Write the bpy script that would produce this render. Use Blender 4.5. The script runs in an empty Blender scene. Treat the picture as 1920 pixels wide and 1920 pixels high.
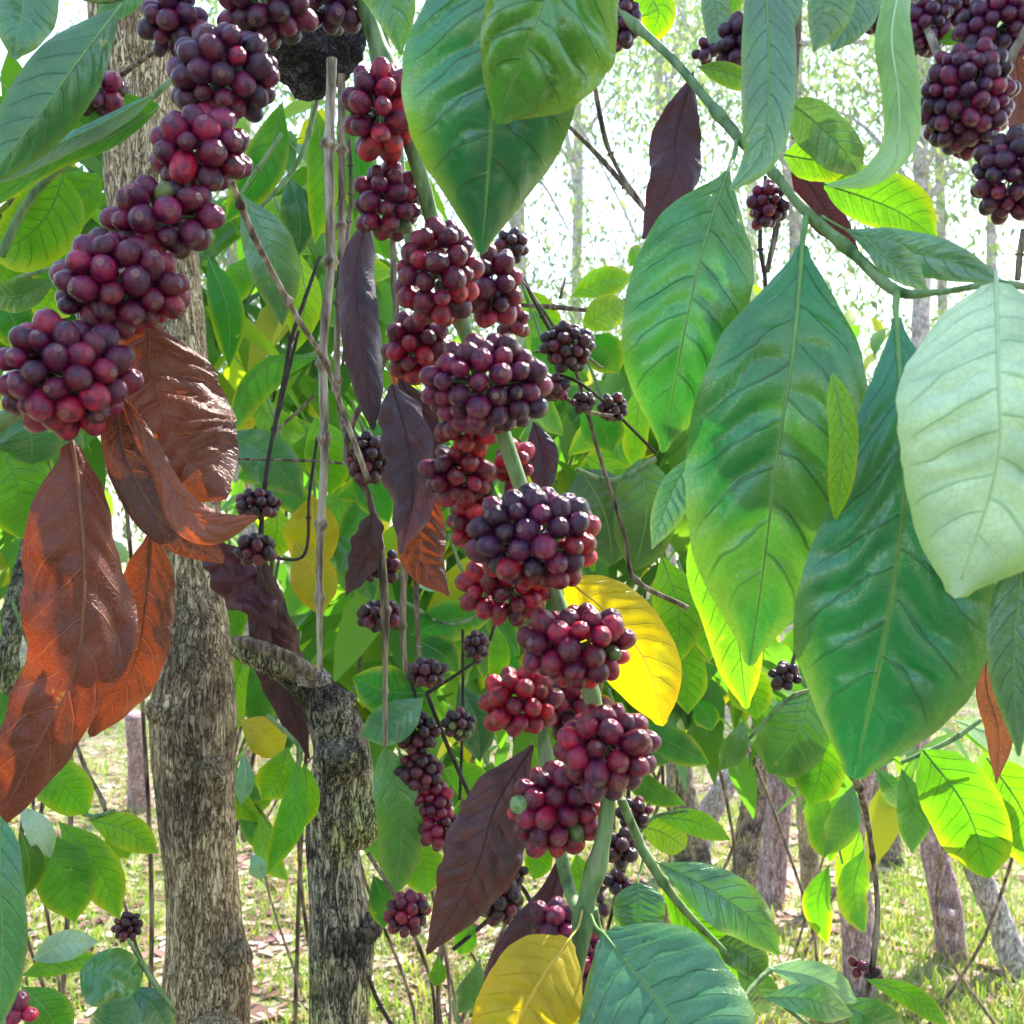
import bpy, math, random
import numpy as np
from mathutils import Vector, Matrix, noise as mnoise

# ------------------------------------------------------------------ camera, light, exposure
S = bpy.context.scene
C = S.collection
F = 2058.0            # focal length in photo pixels (1920 wide)
CAMZ = 1.5
cam_d = bpy.data.cameras.new('camera')
cam = bpy.data.objects.new('camera', cam_d); C.objects.link(cam)
cam.location = (0, 0, CAMZ); cam.rotation_euler = (math.radians(90), 0, 0)
cam_d.sensor_width = 36; cam_d.lens = 36 * F / 1920
cam_d.clip_start = 0.02; cam_d.clip_end = 1000
cam_d.dof.use_dof = True; cam_d.dof.focus_distance = 0.72; cam_d.dof.aperture_fstop = 24
S.camera = cam

SUN_EL, SUN_AZ = 48.0, 38.0        # azimuth measured from +Y (view direction) towards +X
w = bpy.data.worlds.new("World"); S.world = w; w.use_nodes = True
wn = w.node_tree; bg = wn.nodes['Background']
sky = wn.nodes.new('ShaderNodeTexSky'); sky.sky_type = 'NISHITA'; sky.sun_disc = False
sky.sun_elevation = math.radians(SUN_EL); sky.sun_rotation = math.radians(SUN_AZ)
sky.dust_density = .8; sky.air_density = 1.2
wn.links.new(sky.outputs[0], bg.inputs[0]); bg.inputs[1].default_value = 0.15
sl = bpy.data.lights.new('sun', 'SUN'); sl.energy = 4.4; sl.angle = math.radians(0.8); sl.color = (1, .94, .85)
so = bpy.data.objects.new('sun', sl); C.objects.link(so)
sd = Vector((math.sin(math.radians(SUN_AZ)) * math.cos(math.radians(SUN_EL)),
             math.cos(math.radians(SUN_AZ)) * math.cos(math.radians(SUN_EL)), math.sin(math.radians(SUN_EL))))
so.rotation_euler = sd.to_track_quat('Z', 'Y').to_euler()
S.view_settings.view_transform = 'Standard'; S.view_settings.look = 'None'
S.view_settings.exposure = 1.80; S.view_settings.gamma = 1
S.cycles.transparent_max_bounces = 8; S.cycles.max_bounces = 8

R = random.Random(7)
NR = np.random.default_rng(5)

def P(x, y, d):
    return Vector(((x - 960) / F * d, d, CAMZ - (y - 960) / F * d))

# ------------------------------------------------------------------ node helpers
class NT:
    def __init__(s, name):
        s.m = bpy.data.materials.new(name); s.m.use_nodes = True
        s.t = s.m.node_tree; s.n = s.t.nodes; s.l = s.t.links
        s.p = s.n['Principled BSDF']; s.out = s.n['Material Output']
    def node(s, ty, ins=None, **kw):
        n = s.n.new(ty)
        for k, v in kw.items(): setattr(n, k, v)
        if ins:
            for k, v in ins.items():
                if hasattr(v, 'is_linked') or isinstance(v, bpy.types.NodeSocket): s.l.new(v, n.inputs[k])
                else: n.inputs[k].default_value = v
        return n
    def math(s, op, a, b=None, c=None, clamp=False):
        ins = {0: a}
        if b is not None: ins[1] = b
        if c is not None: ins[2] = c
        n = s.node('ShaderNodeMath', ins, operation=op); n.use_clamp = clamp
        return n.outputs[0]
    def mix(s, f, a, b, bt='MIX'):
        n = s.n.new('ShaderNodeMix'); n.data_type = 'RGBA'; n.blend_type = bt
        for i, v in ((0, f), (6, a), (7, b)):
            if isinstance(v, bpy.types.NodeSocket): s.l.new(v, n.inputs[i])
            elif i == 0: n.inputs[0].default_value = v
            else: n.inputs[i].default_value = (*v[:3], 1)
        return n.outputs[2]
    def noise(s, vec, scale, detail=4, rough=.55, dist=0.0):
        n = s.node('ShaderNodeTexNoise', {'Scale': scale, 'Detail': detail, 'Roughness': rough, 'Distortion': dist})
        if vec is not None: s.l.new(vec, n.inputs['Vector'])
        return n.outputs[0]
    def ramp(s, f, stops):
        n = s.node('ShaderNodeValToRGB', {0: f}); e = n.color_ramp.elements
        while len(e) < len(stops): e.new(.5)
        for el, (p, c) in zip(e, stops):
            el.position = p; el.color = (*c, 1) if len(c) == 3 else c
        return n.outputs[0]
    def smooth(s, v, a, b):
        n = s.node('ShaderNodeMapRange', {0: v, 1: a, 2: b, 3: 0.0, 4: 1.0}, interpolation_type='SMOOTHSTEP'); return n.outputs[0]
    def bump(s, h, strength, dist):
        return s.node('ShaderNodeBump', {'Height': h, 'Strength': strength, 'Distance': dist}).outputs[0]
    def coords(s, kind='Object', scale=None):
        o = s.node('ShaderNodeTexCoord').outputs[kind]
        if scale:
            o = s.node('ShaderNodeMapping', {'Vector': o, 'Scale': scale}).outputs[0]
        return o

def leaf_material(name, patch, patch_amt, vein, vein_f, back, tr_gain, tr_amt, rough=.38, spec=.5, spots=.15, nv=9.0, bumpd=.0012, edge=None, coat=0.0):
    """patch: second colour in blotches; vein: colour of the side veins; edge: colour that creeps in from the margin and tip"""
    t = NT(name)
    col = t.node('ShaderNodeObjectInfo').outputs['Color']; rnd = t.node('ShaderNodeObjectInfo').outputs['Random']
    uv = t.node('ShaderNodeTexCoord').outputs['UV']
    sp = t.node('ShaderNodeSeparateXYZ', {0: uv})
    s_, v_ = sp.outputs[0], sp.outputs[1]
    at = t.math('ABSOLUTE', t.math('MULTIPLY_ADD', v_, 2.0, -1.0))          # 0 at midrib, 1 at margin
    oc = t.coords('Object'); off = t.node('ShaderNodeVectorMath', {0: oc, 1: t.node('ShaderNodeCombineXYZ', {0: t.math('MULTIPLY', rnd, 9.0), 1: rnd, 2: rnd}).outputs[0]}, operation='ADD').outputs[0]
    wob = t.noise(off, 40, 2)
    side_ = t.math('MULTIPLY', t.math('GREATER_THAN', v_, .5), .38)
    ph = t.math('ADD', t.math('SUBTRACT', t.math('ADD', side_, t.math('MULTIPLY', s_, nv)), t.math('MULTIPLY', t.math('POWER', at, 1.25), 1.55)), t.math('MULTIPLY', wob, .5))
    fr = t.math('ABSOLUTE', t.math('SUBTRACT', t.math('FRACT', ph), .5))    # 0.5 on the vein
    vl = t.math('MULTIPLY', t.smooth(fr, .44, .495), t.math('MULTIPLY', t.math('SUBTRACT', 1.0, t.smooth(at, .72, .95)), t.math('SUBTRACT', 1.0, t.smooth(s_, .74, .92))))
    mid = t.math('SUBTRACT', 1.0, t.smooth(at, .012, .045))
    fine = t.node('ShaderNodeTexVoronoi', {'Vector': off, 'Scale': 330.0}, feature='DISTANCE_TO_EDGE').outputs[0]
    finel = t.math('SUBTRACT', 1.0, t.smooth(fine, .0, .12))
    n1 = t.noise(off, 22, 4, .6); n2 = t.noise(off, 9, 3, .6); n3 = t.noise(off, 120, 3, .6)
    c = t.mix(t.math('MULTIPLY', t.smooth(n1, .35, .7), .8), col, t.mix(1.0, col, (.5, .55, .5), 'MULTIPLY'))
    pf = t.math('MULTIPLY', t.smooth(n2, .5, .68), patch_amt, clamp=True)
    c = t.mix(pf, c, patch)
    if edge:
        ef = t.math('MULTIPLY', t.smooth(t.math('ADD', t.math('ADD', t.math('MULTIPLY', at, .55), t.math('MULTIPLY', s_, .35)), t.math('MULTIPLY', n2, .55)), .78, 1.12), edge[1])
        c = t.mix(ef, c, edge[0])
    c = t.mix(t.math('MULTIPLY', t.smooth(n3, .66, .74), spots), c, (.25, .13, .03))
    nb_ = t.noise(off, 48, 3, .6)
    c = t.mix(t.math('MULTIPLY', t.smooth(nb_, .70, .76), min(1, spots * 5)), c, (.42, .40, .05))
    c = t.mix(t.math('MULTIPLY', t.smooth(nb_, .75, .78), min(1, spots * 5)), c, (.45, .20, .05))
    c = t.mix(t.math('MULTIPLY', finel, .20), c, vein)
    c = t.mix(t.math('MULTIPLY', vl, vein_f), c, vein)
    c = t.mix(t.math('MULTIPLY', mid, .6), c, back)
    geo = t.node('ShaderNodeNewGeometry')
    h = t.math('SUBTRACT', t.math('MULTIPLY', t.math('SUBTRACT', 1.0, fr), .0), t.math('ADD', t.math('MULTIPLY', vl, .7), t.math('ADD', t.math('MULTIPLY', finel, .10), t.math('MULTIPLY', n3, -.25))))
    nb = t.bump(h, .55, bumpd)
    t.l.new(c, t.p.inputs['Base Color']); t.p.inputs['Roughness'].default_value = rough
    rr = t.math('ADD', rough - .08, t.math('MULTIPLY', n1, .2)); t.l.new(rr, t.p.inputs['Roughness'])
    t.p.inputs['Specular IOR Level'].default_value = spec; t.p.inputs['Coat Weight'].default_value = coat; t.p.inputs['Coat Roughness'].default_value = .28
    t.l.new(nb, t.p.inputs['Normal'])
    tr = t.node('ShaderNodeBsdfTranslucent'); 
    tc = t.mix(1.0, c, tr_gain, 'MULTIPLY'); t.l.new(tc, tr.inputs[0]); t.l.new(nb, tr.inputs[1])
    ms = t.node('ShaderNodeMixShader', {0: tr_amt}); t.l.new(t.p.outputs[0], ms.inputs[1]); t.l.new(tr.outputs[0], ms.inputs[2])
    t.l.new(ms.outputs[0], t.out.inputs[0])
    return t.m

def simple_mat(name, stops, scale, rough=.7, bumpd=.001, stretch=(1, 1, 1), bs=.6, usecol=False, detail=6, spec=.3):
    t = NT(name); oc = t.coords('Object', stretch)
    n = t.noise(oc, scale, detail, .6)
    c = t.ramp(n, stops)
    if usecol: c = t.mix(1.0, c, t.node('ShaderNodeObjectInfo').outputs['Color'], 'MULTIPLY')
    t.l.new(c, t.p.inputs['Base Color']); t.p.inputs['Roughness'].default_value = rough
    t.p.inputs['Specular IOR Level'].default_value = spec
    t.l.new(t.bump(n, bs, bumpd), t.p.inputs['Normal'])
    return t.m

M = {}
M['leaf'] = leaf_material('green_leaf', (.13, .27, .02), .45, (.008, .045, .012), .55, (.14, .30, .09), (1.9, 2.2, .5), .14, rough=.28, spec=.85, edge=((.30, .40, .03), .42), coat=.45)
M['thin'] = leaf_material('thin_backlit_leaf', (.18, .38, .01), .5, (.02, .10, .008), .6, (.05, .17, .015), (2.0, 2.1, .25), .46, rough=.40, edge=((.45, .42, .02), .5))
M['pale'] = leaf_material('pale_sheen_leaf', (.52, .68, .46), .5, (.20, .42, .22), .5, (.5, .66, .42), (1.3, 1.4, .7), .30, rough=.30, spots=0, edge=((.36, .55, .10), .6))  # sky reflection put into the pale colour; ribbon leaf is light green itself
M['yellow'] = leaf_material('yellow_leaf', (.26, .40, .03), .75, (.42, .28, .02), .45, (.75, .5, .08), (1.6, 1.4, .2), .5, rough=.45, spots=.35, edge=((.65, .33, .02), .3))
M['dry'] = leaf_material('dry_leaf', (.055, .018, .014), .75, (.26, .10, .06), .5, (.20, .08, .05), (5.5, 3.2, .8), .15, rough=.44, spots=.12, bumpd=.003, spec=.5, coat=.1)
M['dark'] = leaf_material('withered_leaf', (.045, .028, .045), .6, (.12, .06, .065), .4, (.08, .04, .05), (1.8, .8, .6), .12, rough=.48, spots=0, bumpd=.003, spec=.5, coat=.08)
M['rib_green'] = simple_mat('green_rib', [(.3, (.12, .26, .07)), (.7, (.22, .38, .12))], 90, .45, usecol=False)
M['rib_pale'] = simple_mat('pale_rib', [(.3, (.40, .58, .32)), (.7, (.55, .70, .42))], 90, .45)
M['rib_yellow'] = simple_mat('yellow_rib', [(.3, (.55, .40, .06)), (.7, (.7, .52, .12))], 90, .45)
M['rib_dry'] = simple_mat('dry_rib', [(.3, (.14, .05, .03)), (.7, (.28, .12, .07))], 90, .6)
M['rib_dark'] = simple_mat('dark_rib', [(.3, (.035, .018, .02)), (.7, (.08, .04, .04))], 90, .6)
RIB = {'leaf': 'rib_green', 'thin': 'rib_green', 'pale': 'rib_pale', 'yellow': 'rib_yellow', 'dry': 'rib_dry', 'dark': 'rib_dark'}
M['green_stem'] = simple_mat('green_stem', [(.32, (.05, .10, .03)), (.46, (.13, .22, .08)), (.58, (.22, .32, .14)), (.7, (.26, .22, .13))], 110, .55, .0012, (1, 1, .22))
M['grey_stem'] = simple_mat('grey_stem', [(.33, (.05, .035, .025)), (.48, (.24, .18, .13)), (.62, (.50, .43, .34))], 160, .8, .0016, (1, 1, .12))
M['brown_stem'] = simple_mat('brown_stem', [(.33, (.025, .016, .012)), (.48, (.13, .09, .06)), (.64, (.36, .28, .20))], 160, .8, .0014, (1, 1, .15))
M['dark_stem'] = simple_mat('dark_stem', [(.3, (.02, .012, .012)), (.8, (.09, .06, .05))], 90, .8, .001)

def berry_material():
    t = NT('ripe_berry_skin')
    oi = t.node('ShaderNodeObjectInfo'); col, rnd = oi.outputs['Color'], oi.outputs['Random']
    oc = t.coords('Object')
    off = t.node('ShaderNodeVectorMath', {0: oc, 1: t.node('ShaderNodeCombineXYZ', {0: t.math('MULTIPLY', rnd, 31.0), 1: rnd, 2: rnd}).outputs[0]}, operation='ADD').outputs[0]
    z = t.node('ShaderNodeSeparateXYZ', {0: oc}).outputs[2]
    n1 = t.noise(off, 1.1, 3, .6); n2 = t.noise(off, 7, 4, .7)
    c = t.mix(t.smooth(n1, .38, .66), col, t.mix(1.0, col, (.30, .5, .85), 'MULTIPLY'))
    c = t.mix(t.math('MULTIPLY', t.smooth(n2, .5, .8), .07), c, (.20, .05, .11))      # waxy bloom
    scar = t.smooth(z, .975, .995); ring = t.math('MULTIPLY', t.smooth(z, .93, .965), t.math('SUBTRACT', 1.0, scar))
    c = t.mix(t.math('MULTIPLY', ring, .35), c, (.035, .012, .015))
    c = t.mix(t.math('MULTIPLY', scar, t.math('MULTIPLY_ADD', rnd, .6, .1)), c, (.24, .11, .09))
    t.l.new(c, t.p.inputs['Base Color'])
    t.l.new(t.math('ADD', .05, t.math('MULTIPLY', n2, .20)), t.p.inputs['Roughness'])
    t.p.inputs['Specular IOR Level'].default_value = .55
    t.p.inputs['Subsurface Weight'].default_value = .0
    t.l.new(t.bump(n2, .25, .05), t.p.inputs['Normal'])
    return t.m
M['berry'] = berry_material()

def bark_material(name, dark, mid, light, scale=26, moss=0.0, stretch=.19, black=.7):
    t = NT(name); oc = t.coords('Object', (1, 1, stretch)); oc2 = t.coords('Object')
    wv = t.noise(oc2, scale * .8, 3, .6)
    a = t.noise(oc, scale * 7, 8, .72, 1.2); b = t.noise(oc, scale * 2.6, 6, .65, .8)
    ridge = t.math('ABSOLUTE', t.math('SUBTRACT', a, .5)); ridge2 = t.math('ABSOLUTE', t.math('SUBTRACT', b, .5))
    crack = t.math('MULTIPLY', t.smooth(ridge, 0, .07), t.math('ADD', .35, t.math('MULTIPLY', t.smooth(ridge2, 0, .06), .65)))
    fine = t.noise(oc2, 420, 4, .75); big = t.noise(oc2, 8, 5, .65)
    h = t.math('ADD', t.math('MULTIPLY', crack, .55), t.math('ADD', t.math('MULTIPLY', a, .35), t.math('MULTIPLY', fine, .25)))
    c = t.ramp(h, [(.30, dark), (.52, mid), (.78, light)])
    c = t.mix(t.math('MULTIPLY', t.smooth(big, .50, .62), black), c, t.mix(1.0, c, (.22, .21, .25), 'MULTIPLY'))
    c = t.mix(t.math('MULTIPLY', t.smooth(wv, .60, .68), .35), c, (.56, .44, .31))
    if moss: c = t.mix(t.math('MULTIPLY', t.smooth(t.noise(oc2, 12, 4), .48, .62), moss), c, t.mix(1.0, c, (1.3, 1.5, .6), 'MULTIPLY'))
    t.l.new(c, t.p.inputs['Base Color']); t.p.inputs['Roughness'].default_value = .92
    t.p.inputs['Specular IOR Level'].default_value = .15
    t.l.new(t.bump(h, .7, .0028), t.p.inputs['Normal'])
    return t.m
M['bark'] = bark_material('tan_bark', (.024, .015, .010), (.42, .29, .165), (.80, .64, .43), black=.62)
M['bark_dark'] = bark_material('blackened_bark', (.010, .009, .009), (.15, .125, .095), (.58, .50, .38), moss=.5, black=.95)
M['fibre'] = bark_material('dark_fibre', (.006, .005, .007), (.028, .022, .026), (.11, .095, .10), 14, stretch=1)
M['bark_pink'] = bark_material('pinkish_bark', (.10, .055, .06), (.42, .26, .29), (.70, .52, .55), 14, black=.3)
M['bark_grey'] = bark_material('grey_bark', (.10, .08, .08), (.42, .36, .36), (.70, .64, .62), 10, black=.3)
M['bark_far'] = bark_material('pale_far_bark', (.2, .18, .17), (.42, .38, .37), (.6, .56, .55), 5)

def island_leaf_mat(name, stops, tr=(2.2, 2.2, .5), amt=.45, rough=.5):
    t = NT(name); g = t.node('ShaderNodeNewGeometry'); c = t.ramp(g.outputs['Random Per Island'], stops)
    t.l.new(c, t.p.inputs['Base Color']); t.p.inputs['Roughness'].default_value = rough; t.p.inputs['Specular IOR Level'].default_value = .35
    trn = t.node('ShaderNodeBsdfTranslucent'); t.l.new(t.mix(1.0, c, tr, 'MULTIPLY'), trn.inputs[0])
    ms = t.node('ShaderNodeMixShader', {0: amt}); t.l.new(t.p.outputs[0], ms.inputs[1]); t.l.new(trn.outputs[0], ms.inputs[2]); t.l.new(ms.outputs[0], t.out.inputs[0])
    return t.m
M['foliage'] = island_leaf_mat('shrub_foliage', [(0, (.04, .13, .02)), (.5, (.08, .22, .03)), (.8, (.15, .30, .03)), (.97, (.42, .40, .03))])
M['far_foliage'] = island_leaf_mat('far_foliage', [(0, (.06, .14, .03)), (.6, (.13, .23, .05)), (1, (.28, .32, .09))], (1.6, 1.6, .9))
M['grass'] = island_leaf_mat('grass_blades', [(0, (.42, .36, .20)), (.35, (.30, .32, .11)), (.7, (.16, .32, .04)), (1, (.30, .46, .06))], (1.5, 1.5, .6), .4)
M['litter'] = island_leaf_mat('fallen_leaves', [(0, (.16, .07, .06)), (.4, (.32, .17, .15)), (.7, (.48, .34, .30)), (1, (.70, .62, .52))], (1.2, 1, .8), .15, .8)

def ground_material():
    t = NT('ground_soil'); oc = t.coords('Object')
    a = t.noise(oc, .8, 5, .6); b = t.noise(oc, 14, 6, .7); c_ = t.noise(oc, 90, 4, .7)
    soil = t.ramp(b, [(.3, (.16, .10, .085)), (.5, (.40, .31, .25)), (.75, (.62, .55, .46))])
    gr = t.ramp(c_, [(.3, (.10, .17, .03)), (.7, (.36, .40, .14))])
    c = t.mix(t.math('MULTIPLY', t.smooth(a, .42, .58), .7), soil, gr)
    t.l.new(c, t.p.inputs['Base Color']); t.p.inputs['Roughness'].default_value = 1; t.p.inputs['Specular IOR Level'].default_value = .05
    t.l.new(t.bump(b, .8, .03), t.p.inputs['Normal'])
    return t.m
M['ground'] = ground_material()

# ------------------------------------------------------------------ object helpers
def link(name, me, parent=None):
    o = bpy.data.objects.new(name, me); C.objects.link(o)
    if parent: o.parent = parent
    return o
def tag(o, label=None, cat=None, group=None, kind=None):
    if label: o['label'] = label
    if cat: o['category'] = cat
    if group: o['group'] = group
    if kind: o['kind'] = kind
    return o
def thing(name, loc, label, cat, group=None):
    o = bpy.data.objects.new(name, None); C.objects.link(o); o.location = loc; o.empty_display_size = .02
    return tag(o, label, cat, group)
def set_local(o, parent):
    """parts are modelled in world space; keep them there under a moved parent"""
    o.parent = parent; o.matrix_parent_inverse = Matrix.Translation(parent.location).inverted()

class MB:
    def __init__(s): s.v = []; s.f = []; s.mi = []; s.uv = []
    def add(s, v, f, mi=0, uv=None):
        b = len(s.v); s.v += v; s.f += [tuple(i + b for i in q) for q in f]; s.mi += [mi] * len(f)
        s.uv += uv if uv else [(0, 0)] * len(v)
    def build(s, name, mats, parent=None, smooth=True):
        me = bpy.data.meshes.new(name); me.from_pydata([tuple(x) for x in s.v], [], s.f)
        for m in mats: me.materials.append(m)
        me.polygons.foreach_set('material_index', s.mi)
        me.polygons.foreach_set('use_smooth', [smooth] * len(s.f))
        ul = me.uv_layers.new(name='UVMap')
        li = np.empty(len(me.loops), dtype=np.int32); me.loops.foreach_get('vertex_index', li)
        ul.data.foreach_set('uv', np.array(s.uv, dtype=np.float32)[li].ravel())
        me.update()
        o = link(name, me)
        if parent: set_local(o, parent)
        return o

def catmull(pts, n):
    """smooth curve through control points, n samples (works on vectors of any size)"""
    A = np.array([list(p) for p in pts], float); k = len(A)
    if k == 2: return [A[0] + (A[1] - A[0]) * i / (n - 1) for i in range(n)]
    ext = np.vstack([2 * A[0] - A[1], A, 2 * A[-1] - A[-2]])
    seg = np.linalg.norm(np.diff(A[:, :3], axis=0), axis=1); cum = np.concatenate([[0], np.cumsum(seg)]); L = cum[-1]
    out = []
    for i in range(n):
        u = L * i / (n - 1); j = min(int(np.searchsorted(cum, u, side='right')) - 1, k - 2); t = (u - cum[j]) / max(seg[j], 1e-9)
        p0, p1, p2, p3 = ext[j:j + 4]
        out.append(.5 * ((2 * p1) + (-p0 + p2) * t + (2 * p0 - 5 * p1 + 4 * p2 - p3) * t * t + (-p0 + 3 * p1 - 3 * p2 + p3) * t ** 3))
    return out

def tube(mb, pts, mi=0, sides=8, n=None, wob=0.0, nodes=None, node_amp=.35, seed=0, caps=True):
    """pts: (x,y,z,radius); nodes: list of curve fractions where the stem swells"""
    n = n or max(6, len(pts) * 8)
    c = catmull(pts, n); v = []; f = []; uv = []
    up = None
    for i, p in enumerate(c):
        a = c[max(i - 1, 0)]; b = c[min(i + 1, n - 1)]
        T = Vector(b[:3] - a[:3]).normalized()
        if up is None: up = T.orthogonal().normalized()
        else: up = (up - T * up.dot(T)).normalized()
        side = T.cross(up)
        r = max(p[3], 1e-5)
        s = i / (n - 1)
        if nodes:
            for q in nodes: r *= 1 + node_amp * math.exp(-((s - q) * n / 2.2) ** 2)
        for k in range(sides):
            an = 2 * math.pi * k / sides
            d = up * math.cos(an) + side * math.sin(an)
            rr = r
            if wob:
                q = Vector(p[:3]) + d * r
                rr *= 1 + wob * (mnoise.noise(q / (r * 2.2) + Vector((seed, 0, 0))) + .5 * mnoise.noise(q / (r * .7) + Vector((0, seed, 0))))
            v.append(Vector(p[:3]) + d * rr); uv.append((s, k / sides))
    for i in range(n - 1):
        for k in range(sides):
            k2 = (k + 1) % sides
            f.append((i * sides + k, i * sides + k2, (i + 1) * sides + k2, (i + 1) * sides + k))
    if caps:
        f.append(tuple(range(sides - 1, -1, -1))); f.append(tuple((n - 1) * sides + k for k in range(sides)))
    mb.add(v, f, mi, uv)

PROF = {
 'coffee': [(0, 0), (.05, .14), (.13, .42), (.25, .76), (.38, .96), (.5, 1), (.63, .94), (.76, .74), (.87, .42), (.94, .18), (1, 0)],
 'wide':   [(0, 0), (.04, .28), (.12, .66), (.25, .92), (.4, 1), (.6, .98), (.75, .86), (.87, .58), (.95, .25), (1, 0)],
 'low':    [(0, 0), (.06, .12), (.18, .36), (.32, .62), (.48, .86), (.62, 1), (.75, .93), (.86, .66), (.94, .32), (1, 0)],
 'strap':  [(0, 0), (.06, .45), (.15, .8), (.35, 1), (.6, 1), (.8, .82), (.92, .45), (1, 0)],
 'ragged': [(0, 0), (.06, .30), (.14, .78), (.24, .62), (.35, 1), (.47, .72), (.58, .98), (.7, .6), (.8, .66), (.9, .25), (1, 0)],
}
def prof(p, s):
    t = PROF[p] if isinstance(p, str) else p
    for (a, x), (b, y) in zip(t, t[1:]):
        if s <= b:
            u = (s - a) / (b - a); 
            return x + (y - x) * u
    return 0
def smooth_prof(p, n):
    raw = [prof(p, i / (n - 1)) for i in range(n)]
    k = max(1, n // 24)
    out = []
    for i in range(n):
        a, b = max(0, i - k), min(n - 1, i + k); out.append(sum(raw[a:b + 1]) / (b - a + 1) if 0 < i < n - 1 else raw[i])
    return out

def leaf(parent, mid, w, mat='leaf', col=(.06, .20, .05), name='leaf', tilt=0, fold=12, curl=(.25, .25), wave=.10, quilt=.035,
         p='coffee', res=(72, 9), nv=9.0, label=None, freq=2.2, crumple=0.0, rag=.03, pet=None, twist=0, flip=False):
    """mid: pixels and distance (x, y, d) from base to tip; w: half widths in pixels (left, right of the travelling direction in the picture)"""
    n, m = res; rr = random.Random(int(abs(mid[0][0] * 13 + mid[0][1] * 7 + mid[-1][0])) + 3); ph1, ph2 = rr.uniform(0, 6), rr.uniform(0, 6)
    pl, pr = (p if isinstance(p, tuple) and isinstance(p[0], (str, list)) else (p, p))
    WL, WR = smooth_prof(pl, n), smooth_prof(pr, n)
    W3 = [P(*q) for q in mid]
    c = [Vector(x) for x in catmull(W3, n)]
    camp = Vector((0, 0, CAMZ)); dm = sum(q[2] for q in mid) / len(mid)
    L = sum((c[i + 1] - c[i]).length for i in range(n - 1))
    mb = MB(); v = []; uv = []; seed = Vector((rr.uniform(0, 50), rr.uniform(0, 50), 0))
    # smoothed frame, so that bent midribs do not pinch the blade
    fr = []
    for i in range(n):
        k = max(2, n // 12)
        T = (c[min(i + k, n - 1)] - c[max(i - k, 0)]).normalized()
        V = (camp - c[i]).normalized(); N = (V - T * V.dot(T)).normalized(); Sd = T.cross(N)    # picture-right for a hanging leaf
        if Sd.dot(Vector((T.z * -1, 0, T.x))) < 0: pass
        fr.append((T, N, Sd))
    for i in range(n):
        T, N, Sd = fr[i]; s = i / (n - 1)
        # direction n = (dy,-dx) in picture = right side when hanging
        ref = Vector((-T.z, 0, T.x)); sg = 1 if Sd.dot(ref) > 0 else -1
        Sd = Sd * sg
        a = math.radians(tilt + twist * (s - .5)); S2 = Sd * math.cos(a) + N * math.sin(a); N2 = N * math.cos(a) - Sd * math.sin(a)
        for j in range(-m, m + 1):
            t = j / m; at = abs(t); hw = (WR[i] if t > 0 else WL[i]) * (w[1] if t > 0 else w[0]) / F * dm
            hw *= 1 + rag * mnoise.noise(Vector((s * 14, (3 if t > 0 else -3), 0)) + seed)
            cu = (curl[1] if t > 0 else curl[0]); cu = cu if abs(cu) > .02 else .02
            x = math.sin(cu * at) / cu * hw; z = -(1 - math.cos(cu * at)) / cu * hw
            fa = math.radians(fold); x2 = x * math.cos(fa) - z * math.sin(fa) * 0; z2 = z + x * math.sin(fa)
            phs = nv * s + (.38 if t > 0 else 0) - 1.55 * at ** 1.25 + .5 * (mnoise.noise(Vector((s * 5, at * 2, 7)) + seed))
            z2 += 2.9 * quilt * hw * (abs(math.sin(math.pi * (phs + .5))) ** .55 - .6) * min(1, at * 4) * (1 - at ** 3) * min(1, max(0, (.97 - s) * 5)) + quilt * .8 * hw * mnoise.noise(c[i] * 30 + Vector((at * 3 * (1 if t > 0 else -1), 0, 0)) + seed) * at
            z2 += wave * hw * at * at * math.sin(2 * math.pi * freq * s + (ph1 if t > 0 else ph2)) * (.6 + .8 * mnoise.noise(Vector((s * 4, t * 2, 1)) + seed) + .4)
            q = c[i] + S2 * (x2 if t > 0 else -x2) + N2 * z2
            if crumple:
                q += N2 * crumple * hw * (mnoise.noise(q * 38 + seed) + .6 * mnoise.noise(q * 90 + seed)) * min(1, at * 3)
                q += S2 * crumple * .5 * hw * mnoise.noise(q * 45 + seed * 2) * at
            v.append(q); uv.append((s, t * .5 + .5))
    k = 2 * m + 1
    f = [(i * k + j, i * k + j + 1, (i + 1) * k + j + 1, (i + 1) * k + j) for i in range(n - 1) for j in range(k - 1)]
    if flip: f = [q[::-1] for q in f]
    mb.add(v, f, 0, uv)
    # midrib and petiole
    r0 = max(.0005, L * .006)
    pts = []
    if pet: pts += [(*P(*q), r0 * 1.25) for q in pet]
    for i in range(0, n, max(1, n // 14)):
        pts.append((*(c[i] + fr[i][1] * r0 * .15), r0 * (1 - .85 * i / n)))
    tube(mb, pts, 1, 6, n=max(30, len(pts) * 3))
    o = mb.build(name, [M[mat], M[RIB[mat]]], parent); o.color = (*col, 1)
    if label: o['label'] = label
    return o

def stem(parent, pts, mat='green_stem', name='stem', sides=10, nodes=None, wob=.0, n=None, amp=.4, seed=0):
    """pts: (x px, y px, distance, radius px)"""
    mb = MB(); tube(mb, [(*P(x, y, d), r / F * d) for x, y, d, r in pts], 0, sides, n=n or len(pts) * 30, nodes=nodes, wob=wob, node_amp=amp, seed=seed)
    return mb.build(name, [M[mat]], parent)

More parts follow.
